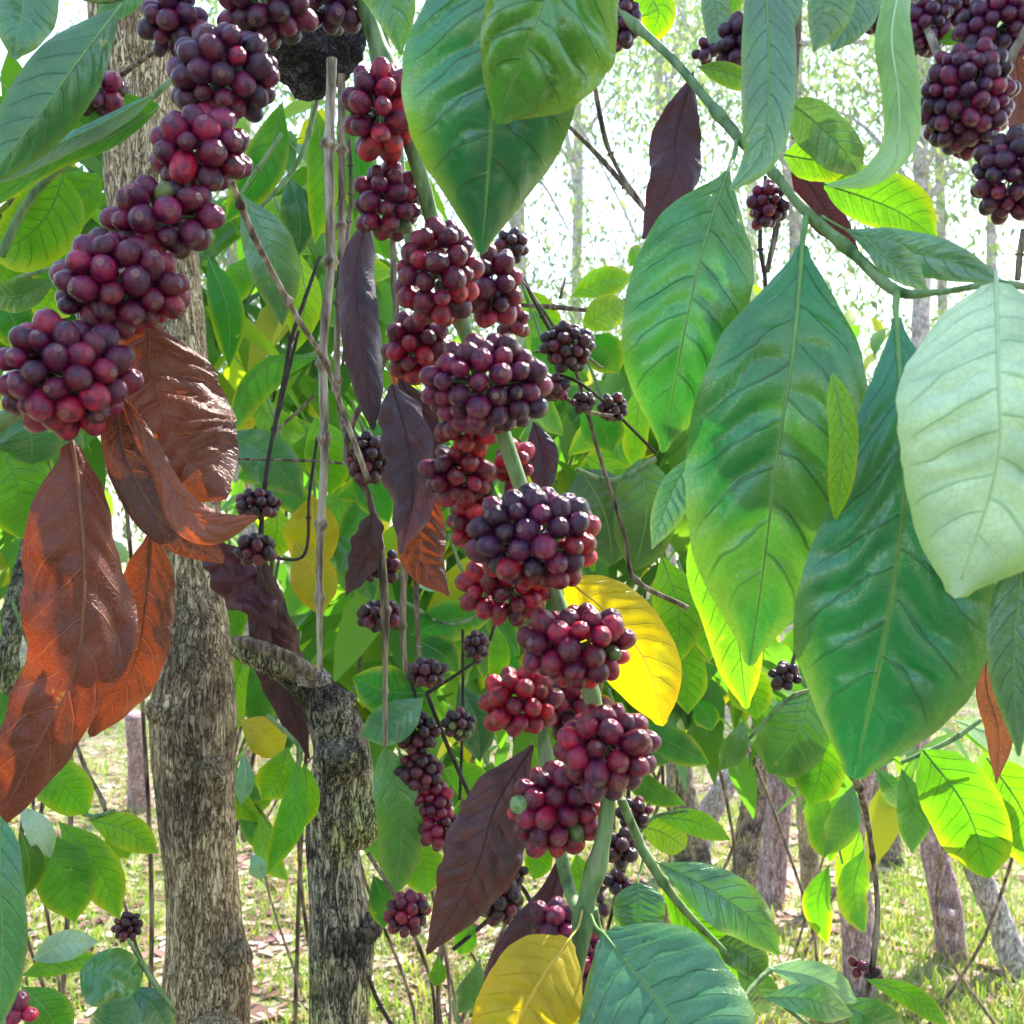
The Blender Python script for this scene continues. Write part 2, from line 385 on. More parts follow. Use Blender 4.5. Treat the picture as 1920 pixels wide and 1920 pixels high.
# ---- berries: one mesh shared by all, per-berry colour in obj.color
def berry_mesh(var):
    v = []; f = []; nu, nvv = 20, 15
    for j in range(nvv + 1):
        th = math.pi * j / nvv
        for i in range(nu):
            ph = 2 * math.pi * i / nu; r = 1 + .025 * math.cos(2 * ph + var)
            x, y, z = math.sin(th) * math.cos(ph) * r * .96, math.sin(th) * math.sin(ph) * r * .96, math.cos(th) * 1.05
            if th < .34:
                k = 1 - th / .34; z -= .07 * math.sin(k * math.pi * .5) - .045 * math.exp(-((th - .17) / .05) ** 2)
            z += .03 * math.sin(3 * ph + var) * math.sin(th) ** 2
            v.append((x, y, z))
    for j in range(nvv):
        for i in range(nu):
            i2 = (i + 1) % nu; f.append((j * nu + i, (j + 1) * nu + i, (j + 1) * nu + i2, j * nu + i2))
    me = bpy.data.meshes.new('berry'); me.from_pydata(v, [], f); me.materials.append(M['berry'])
    me.polygons.foreach_set('use_smooth', [True] * len(f)); me.update()
    return me
BM = [berry_mesh(k * 1.3) for k in range(4)]
def lowres_berry():
    import bmesh
    bm = bmesh.new(); bmesh.ops.create_icosphere(bm, subdivisions=2, radius=1); me = bpy.data.meshes.new('berry'); bm.to_mesh(me); bm.free()
    me.materials.append(M['berry']); me.polygons.foreach_set('use_smooth', [True] * len(me.polygons)); return me
BL = lowres_berry()
TONE = {
 'purple': [(.19, .007, .070), (.24, .008, .075), (.12, .006, .055), (.28, .008, .065)],
 'violet': [(.10, .006, .065), (.14, .007, .068), (.065, .006, .052), (.19, .008, .070)],
 'maroon': [(.28, .006, .055), (.34, .007, .055), (.20, .006, .052), (.40, .008, .052), (.15, .006, .05)],
 'red':    [(.40, .006, .040), (.48, .008, .038), (.30, .006, .042), (.58, .015, .030)],
 'dried':  [(.06, .012, .024), (.045, .011, .024), (.10, .012, .030), (.16, .012, .035)],
}
def cluster(parent, cx, cy, rx, ry, d, b, tone='maroon', tone2=None, label=None, seed=0, green=0, red_side=None):
    """tight whorl of berries packed over an ellipsoid around the stem node; pixels, distance, berry diameter in pixels"""
    rr = random.Random(int(cx * 3 + cy * 5) + seed); k = d / F; b *= .885
    A = np.array([rx - b * .42, (rx + ry) * .5 - b * .42, ry - b * .42]).clip(b * .3)      # picture x, depth, picture y
    pp = 1.6; a, b2, c_ = A
    area = 4 * math.pi * (((a * b2) ** pp + (a * c_) ** pp + (b2 * c_) ** pp) / 3) ** (1 / pp)
    n = max(3, int(area / (b * b * .80)))
    g = np.random.default_rng(int(cx + cy) + seed); X = g.normal(size=(n, 3)); X /= np.linalg.norm(X, axis=1)[:, None]; X *= A
    for it in range(90):
        D = X[:, None] - X[None]; dist = np.linalg.norm(D, axis=2) + np.eye(n) * 1e6
        push = np.clip(b * .97 - dist, 0, None)[:, :, None] * D / dist[:, :, None]
        X += push.sum(1) * .35
        s = np.linalg.norm(X / A, axis=1)[:, None]; X += (X / s - X) * .25
    node = thing_part(parent, P(cx, cy, d), label)
    # short woody node with pedicels at the heart of the cluster
    mb = MB(); ctr = P(cx, cy, d)
    for q in X[:: 3]:
        wp = ctr + Vector((q[0], q[1], -q[2])) * k
        tube(mb, [(*ctr, b * .07 * k), (*(ctr.lerp(wp, .5)), b * .05 * k), (*wp, b * .06 * k)], 0, 5, n=5)
    ped = mb.build('pedicel', [M['green_stem' if d < .9 else 'dark_stem']]); ped.parent = node; ped.matrix_parent_inverse = node_inv(node)
    lo = b < 31
    for q in X:
        jit = 1 + rr.uniform(-.10, .10)
        wp = ctr + Vector((q[0], q[1], -q[2])) * k * jit
        me = BL if lo else BM[rr.randrange(4)]
        o = bpy.data.objects.new('berry', me); C.objects.link(o)
        out = (Vector((q[0] / A[0], q[1] / A[1], -q[2] / A[2]))).normalized()
        out = (out + Vector((rr.uniform(-.45, .45), rr.uniform(-.45, .45), rr.uniform(-.45, .45)))).normalized()
        rot = out.to_track_quat('Z', 'Y') @ Matrix.Rotation(rr.uniform(0, 6.3), 4, 'Z').to_quaternion()
        sz = b * .5 * k * rr.choice([.80, .93, 1, 1.06, 1.14])
        tn = tone
        if tone2 and (q[2] / A[2] * .7 + q[0] / A[0] * .5 + rr.uniform(-.6, .6)) > .45: tn = tone2
        cc = rr.choice(TONE[tn])
        if green and rr.random() < green: cc = (.20, .30, .08); sz *= .8
        f_ = rr.uniform(.5, 1.3); cc = (cc[0], cc[1] * .8, cc[2] * .72)
        o.color = (cc[0] * f_, cc[1] * f_, cc[2] * f_, 1)
        o.parent = node; o.matrix_parent_inverse = node_inv(node)
        o.rotation_mode = 'QUATERNION'; o.location = wp; o.rotation_quaternion = rot; o.scale = (sz * rr.uniform(.93, 1), sz, sz * rr.uniform(1.0, 1.24))
    return node
_abs = {}
def thing_part(parent, loc, label):
    o = bpy.data.objects.new('berry_cluster', None); C.objects.link(o); o.empty_display_size = .01
    o.parent = parent; o.location = Vector(loc) - parent.location; _abs[o.name] = Vector(loc)
    if label: o['label'] = label
    return o
def node_inv(node):
    return Matrix.Translation(_abs[node.name]).inverted()

G = dict(deep=(.015, .13, .03), mid=(.03, .19, .02), teal=(.03, .17, .09), lime=(.12, .32, .012), olive=(.08, .18, .02), grey=(.11, .24, .12),
         yel=(.50, .43, .012), gold=(.50, .41, .03), rust=(.125, .028, .019), russet=(.12, .03, .018), choc=(.07, .022, .018), plum=(.085, .014, .032), violet=(.042, .028, .060))
# ------------------------------------------------------------------ setting: ground, litter, grass
def ground_z(x, y):
    return .05 * mnoise.noise(Vector((x * .35, y * .35, 0))) + .018 * mnoise.noise(Vector((x * 1.6, y * 1.6, 4)))
mb = MB()
xs = np.concatenate([np.linspace(-110, -14, 14), np.linspace(-13, 13, 90), np.linspace(14, 110, 14)])
ys = np.concatenate([np.linspace(-40, -4, 10), np.linspace(-3, 22, 90), np.linspace(23, 160, 20)])
v = [(x, y, ground_z(x, y)) for y in ys for x in xs]; nx = len(xs)
f = [(j * nx + i, j * nx + i + 1, (j + 1) * nx + i + 1, (j + 1) * nx + i) for j in range(len(ys) - 1) for i in range(nx - 1)]
mb.add(v, f); g = mb.build('ground', [M['ground']]); tag(g, kind='structure')

def blades(name, n, xr, yr, hr, wr, mat, label, lean=.8, clump=None):
    g = NR; V = np.empty((n, 5, 3)); 
    u = g.random(n); y = yr[0] * (yr[1] / yr[0]) ** u; x = (g.random(n) - .5) * 1.02 * y * (xr)
    if clump:
        keep = np.array([mnoise.noise(Vector((a * 1.5, b * 1.5, 9))) + .5 * mnoise.noise(Vector((a * 5, b * 5, 2))) for a, b in zip(x, y)]) + clump > g.normal(0, .12, n)
        x, y = x[keep], y[keep]; n = len(x); V = V[:n]
    z = np.array([ground_z(a, b) for a, b in zip(x, y)]) - .002
    an = g.random(n) * 6.283; h = hr[0] + (hr[1] - hr[0]) * g.random(n) ** 2.4; wd = wr * (.6 + .8 * g.random(n)) * (1 + y * .06)
    le = (g.random(n) * lean + .1) * h; bx, by = np.cos(an), np.sin(an); sx, sy = -by, bx
    for k, (t, ww) in enumerate(((0, 1), (0, -1), (.55, .8), (.55, -.8), (1, 0))):
        V[:, k, 0] = x + sx * wd * .5 * ww + bx * le * t * t; V[:, k, 1] = y + sy * wd * .5 * ww + by * le * t * t; V[:, k, 2] = z + h * t * (1 - .25 * t * lean)
    me = bpy.data.meshes.new(name); base = np.arange(n) * 5
    tri = np.stack([base, base + 1, base + 3, base, base + 3, base + 2, base + 2, base + 3, base + 4], 1).reshape(-1, 3)
    me.vertices.add(n * 5); me.vertices.foreach_set('co', V.ravel()); me.loops.add(tri.size); me.loops.foreach_set('vertex_index', tri.ravel().astype(np.int32))
    me.polygons.add(len(tri)); me.polygons.foreach_set('loop_start', np.arange(0, tri.size, 3, dtype=np.int32)); me.update(calc_edges=True); me.materials.append(mat)
    return tag(link(name, me), label, 'grass', kind='stuff')
blades('grass', 170000, 1.15, (2.9, 26), (.02, .11), .005, M['grass'], 'short pale green grass growing in tufts over the bare ground', clump=.28)

def scatter_leaves(name, pos, size, mat, droop=(.2, 1.0), nose=None, parent=None, flat=False, rng=None):
    """many small folded leaves in one mesh; pos: (n,3)"""
    g = rng or NR; n = len(pos); L = size * (.65 + .7 * g.random(n)); W = L * (.30 + .12 * g.random(n))
    an = g.random(n) * 6.283
    dz = (-.03 + .06 * g.random(n)) if flat else -(droop[0] + (droop[1] - droop[0]) * g.random(n))
    d = np.stack([np.cos(an), np.sin(an), dz], 1); d /= np.linalg.norm(d, axis=1)[:, None]
    s = np.cross(d, [0, 0, 1.0]); s /= np.linalg.norm(s, axis=1)[:, None]; nn = np.cross(s, d)
    roll = (g.random(n) - .5) * (.5 if flat else 1.8); s2 = s * np.cos(roll)[:, None] + nn * np.sin(roll)[:, None]; nn = np.cross(s2, d); s = s2
    prof_ = [(0, 0), (.22, .75), (.5, 1), (.78, .62), (1, 0)]
    rows = []
    for t, ww in prof_:
        c = pos + d * (L * t)[:, None] - np.array([0, 0, 1.0]) * (L * .35 * t * t * (0 if flat else 1))[:, None]
        if ww == 0: rows.append([c])
        else:
            e = s * (W * .5 * ww)[:, None]; up = nn * (W * .12 * ww)[:, None]
            rows.append([c - e + up, c, c + e + up])
    V = np.stack([x for r in rows for x in r], 1)       # 1+3+3+3+1 = 11
    F_ = [(0, 2, 1), (0, 3, 2), (1, 2, 5, 4), (2, 3, 6, 5), (4, 5, 8, 7), (5, 6, 9, 8), (7, 8, 10), (8, 9, 10)]
    me = bpy.data.meshes.new(name); base = np.arange(n) * 11
    tris = [q for q in F_ if len(q) == 3] + [t_ for q in F_ if len(q) == 4 for t_ in ((q[0], q[1], q[2]), (q[0], q[2], q[3]))]
    T = (base[:, None, None] + np.array(tris)[None]).reshape(-1, 3)
    me.vertices.add(n * 11); me.vertices.foreach_set('co', V.ravel()); me.loops.add(T.size); me.loops.foreach_set('vertex_index', T.ravel().astype(np.int32))
    me.polygons.add(len(T)); me.polygons.foreach_set('loop_start', np.arange(0, T.size, 3, dtype=np.int32)); me.update(calc_edges=True)
    me.polygons.foreach_set('use_smooth', [True] * len(T)); me.materials.append(mat)
    o = link(name, me)
    if parent: set_local(o, parent)
    return o
n = 15000; y = 2.9 * (14 / 2.9) ** NR.random(n); x = (NR.random(n) - .5) * 1.15 * y
k = NR.random(n) < np.where(x < .1 * y, .95, .35); x, y = x[k], y[k]
pos = np.stack([x, y, [ground_z(a, b) + .008 for a, b in zip(x, y)]], 1)
tag(scatter_leaves('leaf_litter', pos, .075, M['litter'], flat=True), 'brown and purplish fallen leaves littering the bare ground', 'leaf litter', kind='stuff')

# ------------------------------------------------------------------ far wood
def tree(x, y, h, r, mat, label, lean=(0, 0), crown=None, name='tree', cat='tree', group=None, leafsize=.25, fol='far_foliage', base=None, side=12, ctr=None):
    z = ground_z(x, y) - .03; root = thing(name, (x, y, z), label, cat, group)
    mb = MB(); pts = []
    rs = random.Random(int(x * 37 + y * 91))
    for i in range(6):
        s = i / 5; pts.append((x + lean[0] * s + rs.uniform(-.3, .3) * r * (i > 0), y + lean[1] * s + rs.uniform(-.3, .3) * r, z + h * s, r * (1.15 if i == 0 else 1 - .45 * s)))
    tube(mb, pts, 0, side, n=40, wob=.12, seed=x)
    mb.build('trunk', [M[mat]], root)
    if crown:
        n, cr, ch, cz = crown
        g = np.random.default_rng(int(abs(x * 31 + y * 17)))
        nc = max(6, n // 60); cc = g.normal(size=(nc, 3)) * np.array([cr, cr, ch]) * .5 + np.array([x + lean[0], y + lean[1], z + cz])
        pos = cc[g.integers(0, nc, n)] + g.normal(size=(n, 3)) * cr * .16
        lm = MB()
        for q in cc[:8]:
            j = rs.uniform(.55, .95); st = Vector((x + lean[0] * j, y + lean[1] * j, z + h * j)); e = Vector(q)
            tube(lm, [(*st, r * .35), (*(st.lerp(e, .5) + Vector((0, 0, .1 * cr))), r * .2), (*e, r * .08)], 0, 6, n=10)
        lm.build('limb', [M[mat]], root)
        scatter_leaves('crown', pos, leafsize, M[fol], parent=root, rng=g)
    return root
FG = 'pale slender shade trees far behind the branches'
far = [  # px of trunk, distance, radius, crown n
 (1735, 13, .13, 'tall pale trunk in the far wood right of the long curled leaf'),
 (1775, 19, .11, 'thin pale far trunk just right of the thickest far one'),
 (1855, 17, .10, 'slim far trunk below the topmost violet berry cluster'),
 (1255, 20, .13, 'distant pale trunk near the withered plum leaf at the top'),
 (1490, 15, .12, 'distant pale trunk behind the bare twig at top right'),
 (1085, 24, .15, 'distant pale trunk right of the big hanging leaf tip'),
 (990, 16, .12, 'distant pale trunk just right of the central berry clusters'),
 (455, 14, .20, 'blurred grey trunk left of the hanging twigs'),
 (1420, 26, .15, 'farthest slim trunk between the two large right leaves'),
]
for px, d, r, lab in far:
    x = (px - 960) / F * d
    tree(x, d, d * .62, r, 'bark_far', lab, lean=(R.uniform(-.3, .3), 0), crown=(5200, 2.6, 2.6, d * .5), group=FG, leafsize=.11)
# understorey bushes in the distance
for i, (px, d, cr, n, lab) in enumerate([(1080, 17, 1.5, 5200, 'sunlit far bush behind the tip of the big hanging leaf'), (1250, 22, 2.4, 6000, 'sunlit far bush below the crossing dark twigs'),
                             (1850, 18, 1.5, 4600, 'sunlit far bush at the right edge below the violet berries'), (1560, 24, 2.2, 4600, 'sunlit far bush behind the large right leaves'),
                             (700, 15, 1.8, 5000, 'distant bush behind the hanging twigs'), (300, 13, 1.8, 4000, 'distant bush behind the thick tan trunk'), (60, 15, 2, 4000, 'distant bush at the left edge')]):
    x = (px - 960) / F * d
    tree(x, d, cr * 1.3, .03, 'bark_grey', lab, crown=(int(n * 2.2), cr * 1.35, cr * 1.35, cr * 1.9), name='bush', cat='bush', group='bushes in the far wood', leafsize=.10)

# ------------------------------------------------------------------ mid-distance trunks on the right (cut coffee stems) and left
def px_trunk(pts, mat, label, name='coffee_tree', cat='tree', group=None, knots=(), n=90, side=28, wob=.10, cap=None):
    """pts: (x px, y px, d, radius px), from the foot upwards"""
    yg = 960 + CAMZ * F / pts[0][2] + 40
    if yg > pts[0][1]: pts = [(pts[0][0] + (pts[0][0] - pts[1][0]) * (yg - pts[0][1]) / (pts[0][1] - pts[1][1]), yg, pts[0][2], pts[0][3] * 1.12)] + pts
    root = thing(name, P(*pts[0][:3]), label, cat, group)
    mb = MB(); tube(mb, [(*P(x, y, d), r / F * d) for x, y, d, r in pts], 0, side, n=n, wob=wob, seed=pts[0][0] * .1)
    mb.build('trunk', [M[mat]], root)
    for (x, y, d, r) in knots:
        knob(root, x, y, d, r, mat)
    return root
def knob(root, x, y, d, r, mat, name='knot', sc=(1, 1, 1)):
    import bmesh
    bm = bmesh.new(); bmesh.ops.create_icosphere(bm, subdivisions=4, radius=r / F * d)
    c = P(x, y, d); rad = r / F * d
    for v_ in bm.verts:
        q = v_.co / rad
        f_ = 1 + .28 * mnoise.noise(q * 1.6 + Vector((x, y, 0))) + .14 * mnoise.noise(q * 5 + Vector((x, 0, 0))) + .05 * mnoise.noise(q * 14)
        v_.co = Vector((v_.co.x * sc[0], v_.co.y * sc[1], v_.co.z * sc[2])) * f_ + c
    me = bpy.data.meshes.new(name); bm.to_mesh(me); bm.free(); me.materials.append(M[mat]); me.polygons.foreach_set('use_smooth', [True] * len(me.polygons))
    o = link(name, me); set_local(o, root); return o
TG = 'coffee tree trunks in the grass on the right'
def foot_d(y): return CAMZ * F / (y - 960)
px_trunk([(1612, 1850, 3.3, 30), (1608, 1740, 3.3, 29), (1600, 1600, 3.28, 27), (1612, 1500, 3.25, 20), (1640, 1380, 3.2, 18)], 'bark_pink', 'upright mauve trunk with a knobbly ring behind the dangling twig', group=TG, knots=[(1600, 1722, 3.22, 22)])
px_trunk([(1788, 1815, 3.6, 27), (1775, 1700, 3.6, 28), (1752, 1600, 3.6, 25), (1735, 1500, 3.6, 20), (1720, 1350, 3.6, 18)], 'bark_pink', 'leaning mauve trunk with one dark knot standing right of the dangling twig', group=TG, knots=[(1775, 1715, 3.53, 14)])
px_trunk([(1915, 1850, 3.45, 28), (1880, 1740, 3.5, 25), (1835, 1640, 3.5, 22), (1800, 1560, 3.5, 16), (1780, 1450, 3.5, 14)], 'bark_grey', 'ridged grey trunk leaning left in the lower right corner', group=TG)
px_trunk([(1675, 1640, 4.6, 22), (1665, 1560, 4.6, 20), (1650, 1480, 4.6, 18), (1640, 1350, 4.6, 16)], 'bark_dark', 'short dark brown trunk behind the mauve ones under the big leaf', group=TG)
px_trunk([(1445, 1690, 4.1, 27), (1452, 1600, 4.1, 25), (1462, 1500, 4.1, 24), (1470, 1400, 4.1, 20)], 'bark_pink', 'pale pink ridged trunk beside the blackened one', group=TG)
px_trunk([(1400, 1660, 4.3, 30), (1405, 1560, 4.3, 26), (1420, 1470, 4.3, 22), (1430, 1350, 4.3, 20)], 'bark_dark', 'blackened mottled trunk left of the pale pink one', group=TG)
px_trunk([(1300, 1610, 4.7, 32), (1320, 1540, 4.7, 24), (1370, 1460, 4.7, 20), (1420, 1400, 4.7, 18)], 'bark_grey', 'grey trunk slanting to the right behind the lime leaf', group=TG)
px_trunk([(1300, 1620, 4.5, 36), (1280, 1500, 4.5, 28), (1270, 1400, 4.5, 24), (1265, 1280, 4.5, 22)], 'bark_dark', 'dark upright trunk below the yellow leaf', group=TG)
px_trunk([(1525, 1720, 4.0, 22), (1520, 1640, 4.0, 19), (1510, 1540, 4.0, 16), (1500, 1400, 4.0, 14)], 'bark', 'thin tan weathered trunk between the pink and mauve ones', group=TG)
px_trunk([(262, 1500, 5.5, 22), (258, 1430, 5.4, 18), (250, 1340, 5.3, 16)], 'bark_pink', 'slim bare orange brown trunk left of the thick tan trunk', group='slim trunks in the background at left')
px_trunk([(468, 1600, 5.0, 20), (468, 1500, 5.0, 17), (465, 1400, 5.0, 15)], 'bark', 'slim brown trunk seen between the thick trunk and the cut stem', group='slim trunks in the background at left')
px_trunk([(-20, 1400, 1.7, 36), (5, 1250, 1.7, 26), (30, 1130, 1.72, 20), (60, 1000, 1.75, 14)], 'bark_dark', 'dark twisted trunk at the left edge behind the long brown leaf')

# ------------------------------------------------------------------ the two near trunks
def bark_trunk(root, pts, mat, n=260, side=72, amp=.045, seed=0, name='trunk'):
    c = catmull([(*P(x, y, d), r / F * d) for x, y, d, r in pts], n); v = []; f = []
    for i, p in enumerate(c):
        T = Vector(c[min(i + 1, n - 1)][:3] - c[max(i - 1, 0)][:3]).normalized(); a = T.cross(Vector((0, 1, 0))).normalized(); b = T.cross(a)
        for k_ in range(side):
            an = 2 * math.pi * k_ / side; d = a * math.cos(an) + b * math.sin(an); q = Vector(p[:3]) + d * p[3]
            qs = Vector((q.x, q.y, q.z * .22)); 
            h = mnoise.noise(qs * 45 + Vector((seed, 0, 0))) * .5 + mnoise.noise(qs * 120) * .45 + mnoise.noise(q * 18) * .7 + mnoise.noise(qs * 260) * .25
            v.append(Vector(p[:3]) + d * p[3] * (1 + amp * h))
    for i in range(n - 1):
        for k_ in range(side):
            k2 = (k_ + 1) % side; f.append((i * side + k_, i * side + k2, (i + 1) * side + k2, (i + 1) * side + k_))
    f.append(tuple(range(side - 1, -1, -1))); f.append(tuple((n - 1) * side + k_ for k_ in range(side)))
    mb = MB(); mb.add(v, f); return mb.build(name, [M[mat]], root)
t1 = thing('coffee_tree', P(395, 3430, 1.25), 'thick tan fissured trunk standing left of the cut stem', 'tree')
bark_trunk(t1, [(395, 3440, 1.25, 95), (392, 2300, 1.25, 82), (390, 1920, 1.25, 78), (390, 1830, 1.25, 82), (385, 1740, 1.25, 71), (374, 1600, 1.25, 67), (364, 1450, 1.25, 74), (362, 1340, 1.25, 80), (368, 1220, 1.25, 64), (365, 1100, 1.26, 56), (350, 900, 1.27, 58),
                (320, 600, 1.28, 62), (285, 400, 1.3, 78), (270, 200, 1.3, 80), (255, 50, 1.3, 84), (245, -150, 1.3, 80), (240, -500, 1.3, 60)], 'bark', n=520)
knob(t1, 448, 1790, 1.22, 24, 'bark'); knob(t1, 405, 1925, 1.19, 34, 'bark', sc=(1.3, 1, .7)); knob(t1, 300, 1330, 1.22, 26, 'bark'); knob(t1, 400, 1450, 1.2, 26, 'bark', sc=(1, .8, 1.3))
ob = thing('hanging_nest', P(585, -40, .95), 'dark round fibrous ball hanging behind the topmost berries', 'nest')
knob(ob, 582, 62, .95, 108, 'fibre', name='ball', sc=(.85, .85, 1.02))
t2 = thing('cut_stem', P(640, 3640, 1.15), 'grey stem cut and bent to the left with a black knob on its side', 'tree stump')
bark_trunk(t2, [(640, 3650, 1.15, 66), (638, 2100, 1.15, 56), (635, 1920, 1.15, 54), (640, 1760, 1.15, 60), (628, 1640, 1.15, 50), (625, 1560, 1.15, 52), (640, 1480, 1.15, 60), (640, 1400, 1.15, 52), (620, 1340, 1.14, 48), (585, 1290, 1.13, 36), (520, 1245, 1.11, 30), (470, 1225, 1.10, 24), (440, 1212, 1.10, 18)], 'bark_dark', n=340, seed=5, side=64)
knob(t2, 672, 1535, 1.14, 48, 'bark_dark', sc=(1, .8, 1.1)); knob(t2, 625, 1325, 1.13, 40, 'bark_dark'); knob(t2, 690, 1740, 1.14, 26, 'bark_dark'); knob(t2, 585, 1270, 1.11, 26, 'bark_grey', sc=(1.4, .8, .7)); knob(t2, 640, 1425, 1.12, 45, 'bark_dark')
stem(t2, [(440, 1200, 1.09, 9), (475, 1208, 1.08, 12), (540, 1232, 1.08, 12), (590, 1265, 1.09, 14)], 'brown_stem', 'peeled_bark', wob=.1, n=14)
SUNFLECK_GAPS = [(200, 1130, .555, .08), (1690, 1360, .45, .02), (1120, 1030, .59, .09), (1180, 1230, .59, .09), (1215, 1400, .58, .09), (480, 270, .57, .08), (340, 590, .55, .06), (1790, 1500, .78, .10), (1200, 1220, .6, .04), (960, 1850, .55, .03), (1850, 1200, .6, .05)]  # points whose sun rays are cleared of crown leaves to place sunflecks
# ------------------------------------------------------------------ centre fruiting branch (front)
def branch(x, y, d, label, name='fruiting_branch', cat='branch', group=None):
    return thing(name, P(x, y, d), label, cat, group)
c1 = branch(680, -40, .66, 'fruit laden branch running down the middle past the yellow leaves, front one of two')
stem(c1, [(660, -60, .66, 17), (700, 60, .66, 17), (730, 150, .66, 16), (780, 300, .65, 15), (812, 420, .66, 14), (850, 560, .66, 13), (878, 640, .66, 13), (925, 760, .65, 14), (962, 870, .645, 15), (1000, 980, .645, 13), (1040, 1110, .64, 14), (1075, 1200, .63, 13), (1108, 1300, .62, 13), (1135, 1400, .61, 13), (1140, 1500, .60, 14), (1125, 1600, .60, 15), (1100, 1690, .60, 16), (1085, 1790, .595, 15), (1065, 1900, .59, 14), (1050, 2000, .59, 13)],
     'green_stem', nodes=[.09, .33, .52, .69, .84, .885], n=170)
stem(c1, [(1110, 1705, .6, 12), (1122, 1745, .60, 9), (1150, 1765, .6, 8)], 'green_stem', 'petiole')
for a in [(712, 210, 64, 95, .635, 52, 'maroon', 'red', 'dark crimson berry cluster against the edge of the big hanging leaf'),
          (822, 515, 76, 100, .635, 46, 'maroon', 'red', 'berry cluster just left of the big hanging leaf tip'),
          (910, 722, 116, 88, .61, 47, 'purple', 'violet', 'wide purple berry cluster above the bare green stretch of stem'),
          (1005, 1010, 118, 92, .595, 50, 'violet', 'red', 'largest berry cluster in the middle, blackish with red berries on its right'),
          (1083, 1210, 104, 72, .595, 48, 'maroon', 'red', 'berry cluster in front of the upper yellow leaf'),
          (1137, 1405, 92, 84, .585, 51, 'maroon', 'purple', 'lowest crimson berry cluster on the front stem below the yellow leaf')]:
    cluster(c1, *a[:6], tone=a[6], tone2=a[7], label=a[8], green=.006)
# second stem behind
c2 = branch(985, 1060, .69, 'thinner fruit laden branch hanging behind the front one')
stem(c2, [(700, -60, .75, 9), (740, 200, .74, 9), (760, 400, .74, 9), (800, 560, .73, 9), (840, 680, .73, 9), (890, 840, .72, 9), (935, 960, .71, 9), (985, 1100, .69, 10), (1000, 1260, .68, 10), (1018, 1380, .67, 11), (1035, 1500, .66, 11), (1055, 1620, .645, 12), (1072, 1680, .63, 12), (1085, 1712, .615, 11)], 'green_stem', nodes=[.3, .5, .7, .85], n=120)
for a in [(727, 378, 62, 70, .66, 41, 'purple', None, 'rounded purple cluster left of the stem above the dark curled leaf'),
          (925, 540, 52, 76, .70, 44, 'purple', 'maroon', 'narrow dark cluster right below the big leaf tip'),
          (965, 605, 30, 36, .74, 32, 'maroon', 'red', None),
          (780, 652, 62, 62, .70, 40, 'maroon', 'red', 'cluster just right of the slate coloured curled leaf'),
          (880, 800, 58, 50, .68, 42, 'red', None, 'red underside cluster beneath the wide purple one'),
          (860, 886, 64, 56, .70, 40, 'maroon', 'red', 'crimson cluster left of the bare green stem'),
          (965, 872, 34, 56, .72, 40, 'red', None, 'red berries peeking out right of the bare green stem'),
          (888, 975, 46, 60, .72, 36, 'red', None, 'bright red cluster left behind the largest one'),
          (950, 1105, 84, 62, .64, 42, 'red', 'maroon', 'red cluster hugging the underside of the largest one'),
          (975, 1315, 72, 62, .655, 42, 'red', 'maroon', 'crimson cluster left of the two stems above the brown hanging leaf'),
          (1075, 1318, 62, 66, .69, 40, 'purple', 'maroon', 'shaded cluster between the two lower stems'),
          (1043, 1515, 86, 84, .615, 46, 'maroon', 'red', 'lowest cluster on the rear stem, with one green berry')]:
    cluster(c2, *a[:6], tone=a[6], tone2=a[7], label=a[8], green=.006)
o = bpy.data.objects.new('berry', BM[0]); C.objects.link(o); o.parent = c2; o.matrix_parent_inverse = Matrix.Translation(c2.location).inverted()
q = P(972, 1508, .58); o.location = q; s_ = 17 / F * .58; o.scale = (s_, s_, s_); o.color = (.22, .33, .12, 1); o['label'] = 'unripe green berry at the left edge of its cluster'
cluster(c2, 1040, 1725, 52, 32, .66, 38, tone='purple', tone2='maroon', label='small shaded cluster above the yellow leaf at the bottom')
cluster(c2, 1108, 1810, 24, 100, .70, 34, tone='purple', label='column of dark berries beside the lowest stem')
# leaves on the centre branches
leaf(c1, [(1062, 1085, .70), (1150, 1160, .70), (1215, 1250, .71), (1243, 1362, .72)], (95, 72), 'yellow', G['yel'], label='yellow leaf behind the berries', curl=(.5, .5), fold=-6, p='wide', wave=.05)
leaf(c1, [(1068, 1760, .565), (1015, 1835, .55), (965, 1930, .545), (930, 2040, .54)], (92, 100), 'yellow', G['gold'], label='yellow leaf with a green blush at the bottom', fold=5, curl=(.4, .5), p='wide', pet=[(1092, 1705, .595), (1085, 1735, .58)], wave=.05)
leaf(c1, [(1132, 1750, .56), (1205, 1840, .53), (1290, 1950, .50), (1390, 2090, .47)], (170, 150), 'leaf', (.06, .22, .10), label='large pale green leaf in the bottom right foreground', fold=10, curl=(.5, .4), p='wide', pet=[(1108, 1715, .59), (1118, 1738, .58)])
leaf(c2, [(1000, 1395, .70), (930, 1510, .69), (888, 1640, .68), (800, 1790, .68)], (70, 86), 'dark', (.090, .030, .024), label='large flat brown leaf with curved side veins', fold=6, curl=(.4, .9), twist=-30, wave=.24, p='coffee', quilt=.06, rag=.12, crumple=.18)
leaf(c2, [(1050, 1600, .72), (1030, 1690, .72), (960, 1790, .72), (890, 1910, .72)], (46, 40), 'dark', G['plum'], label='dark plum leaf curled behind the yellow one', fold=25, curl=(.9, .9), wave=.2)
leaf(c2, [(1000, 790, .74), (1015, 840, .74), (1020, 890, .74), (1022, 935, .74)], (38, 34), 'dark', G['violet'], label='withered violet leaf behind the stem', fold=20, curl=(.8, .8), crumple=.2)
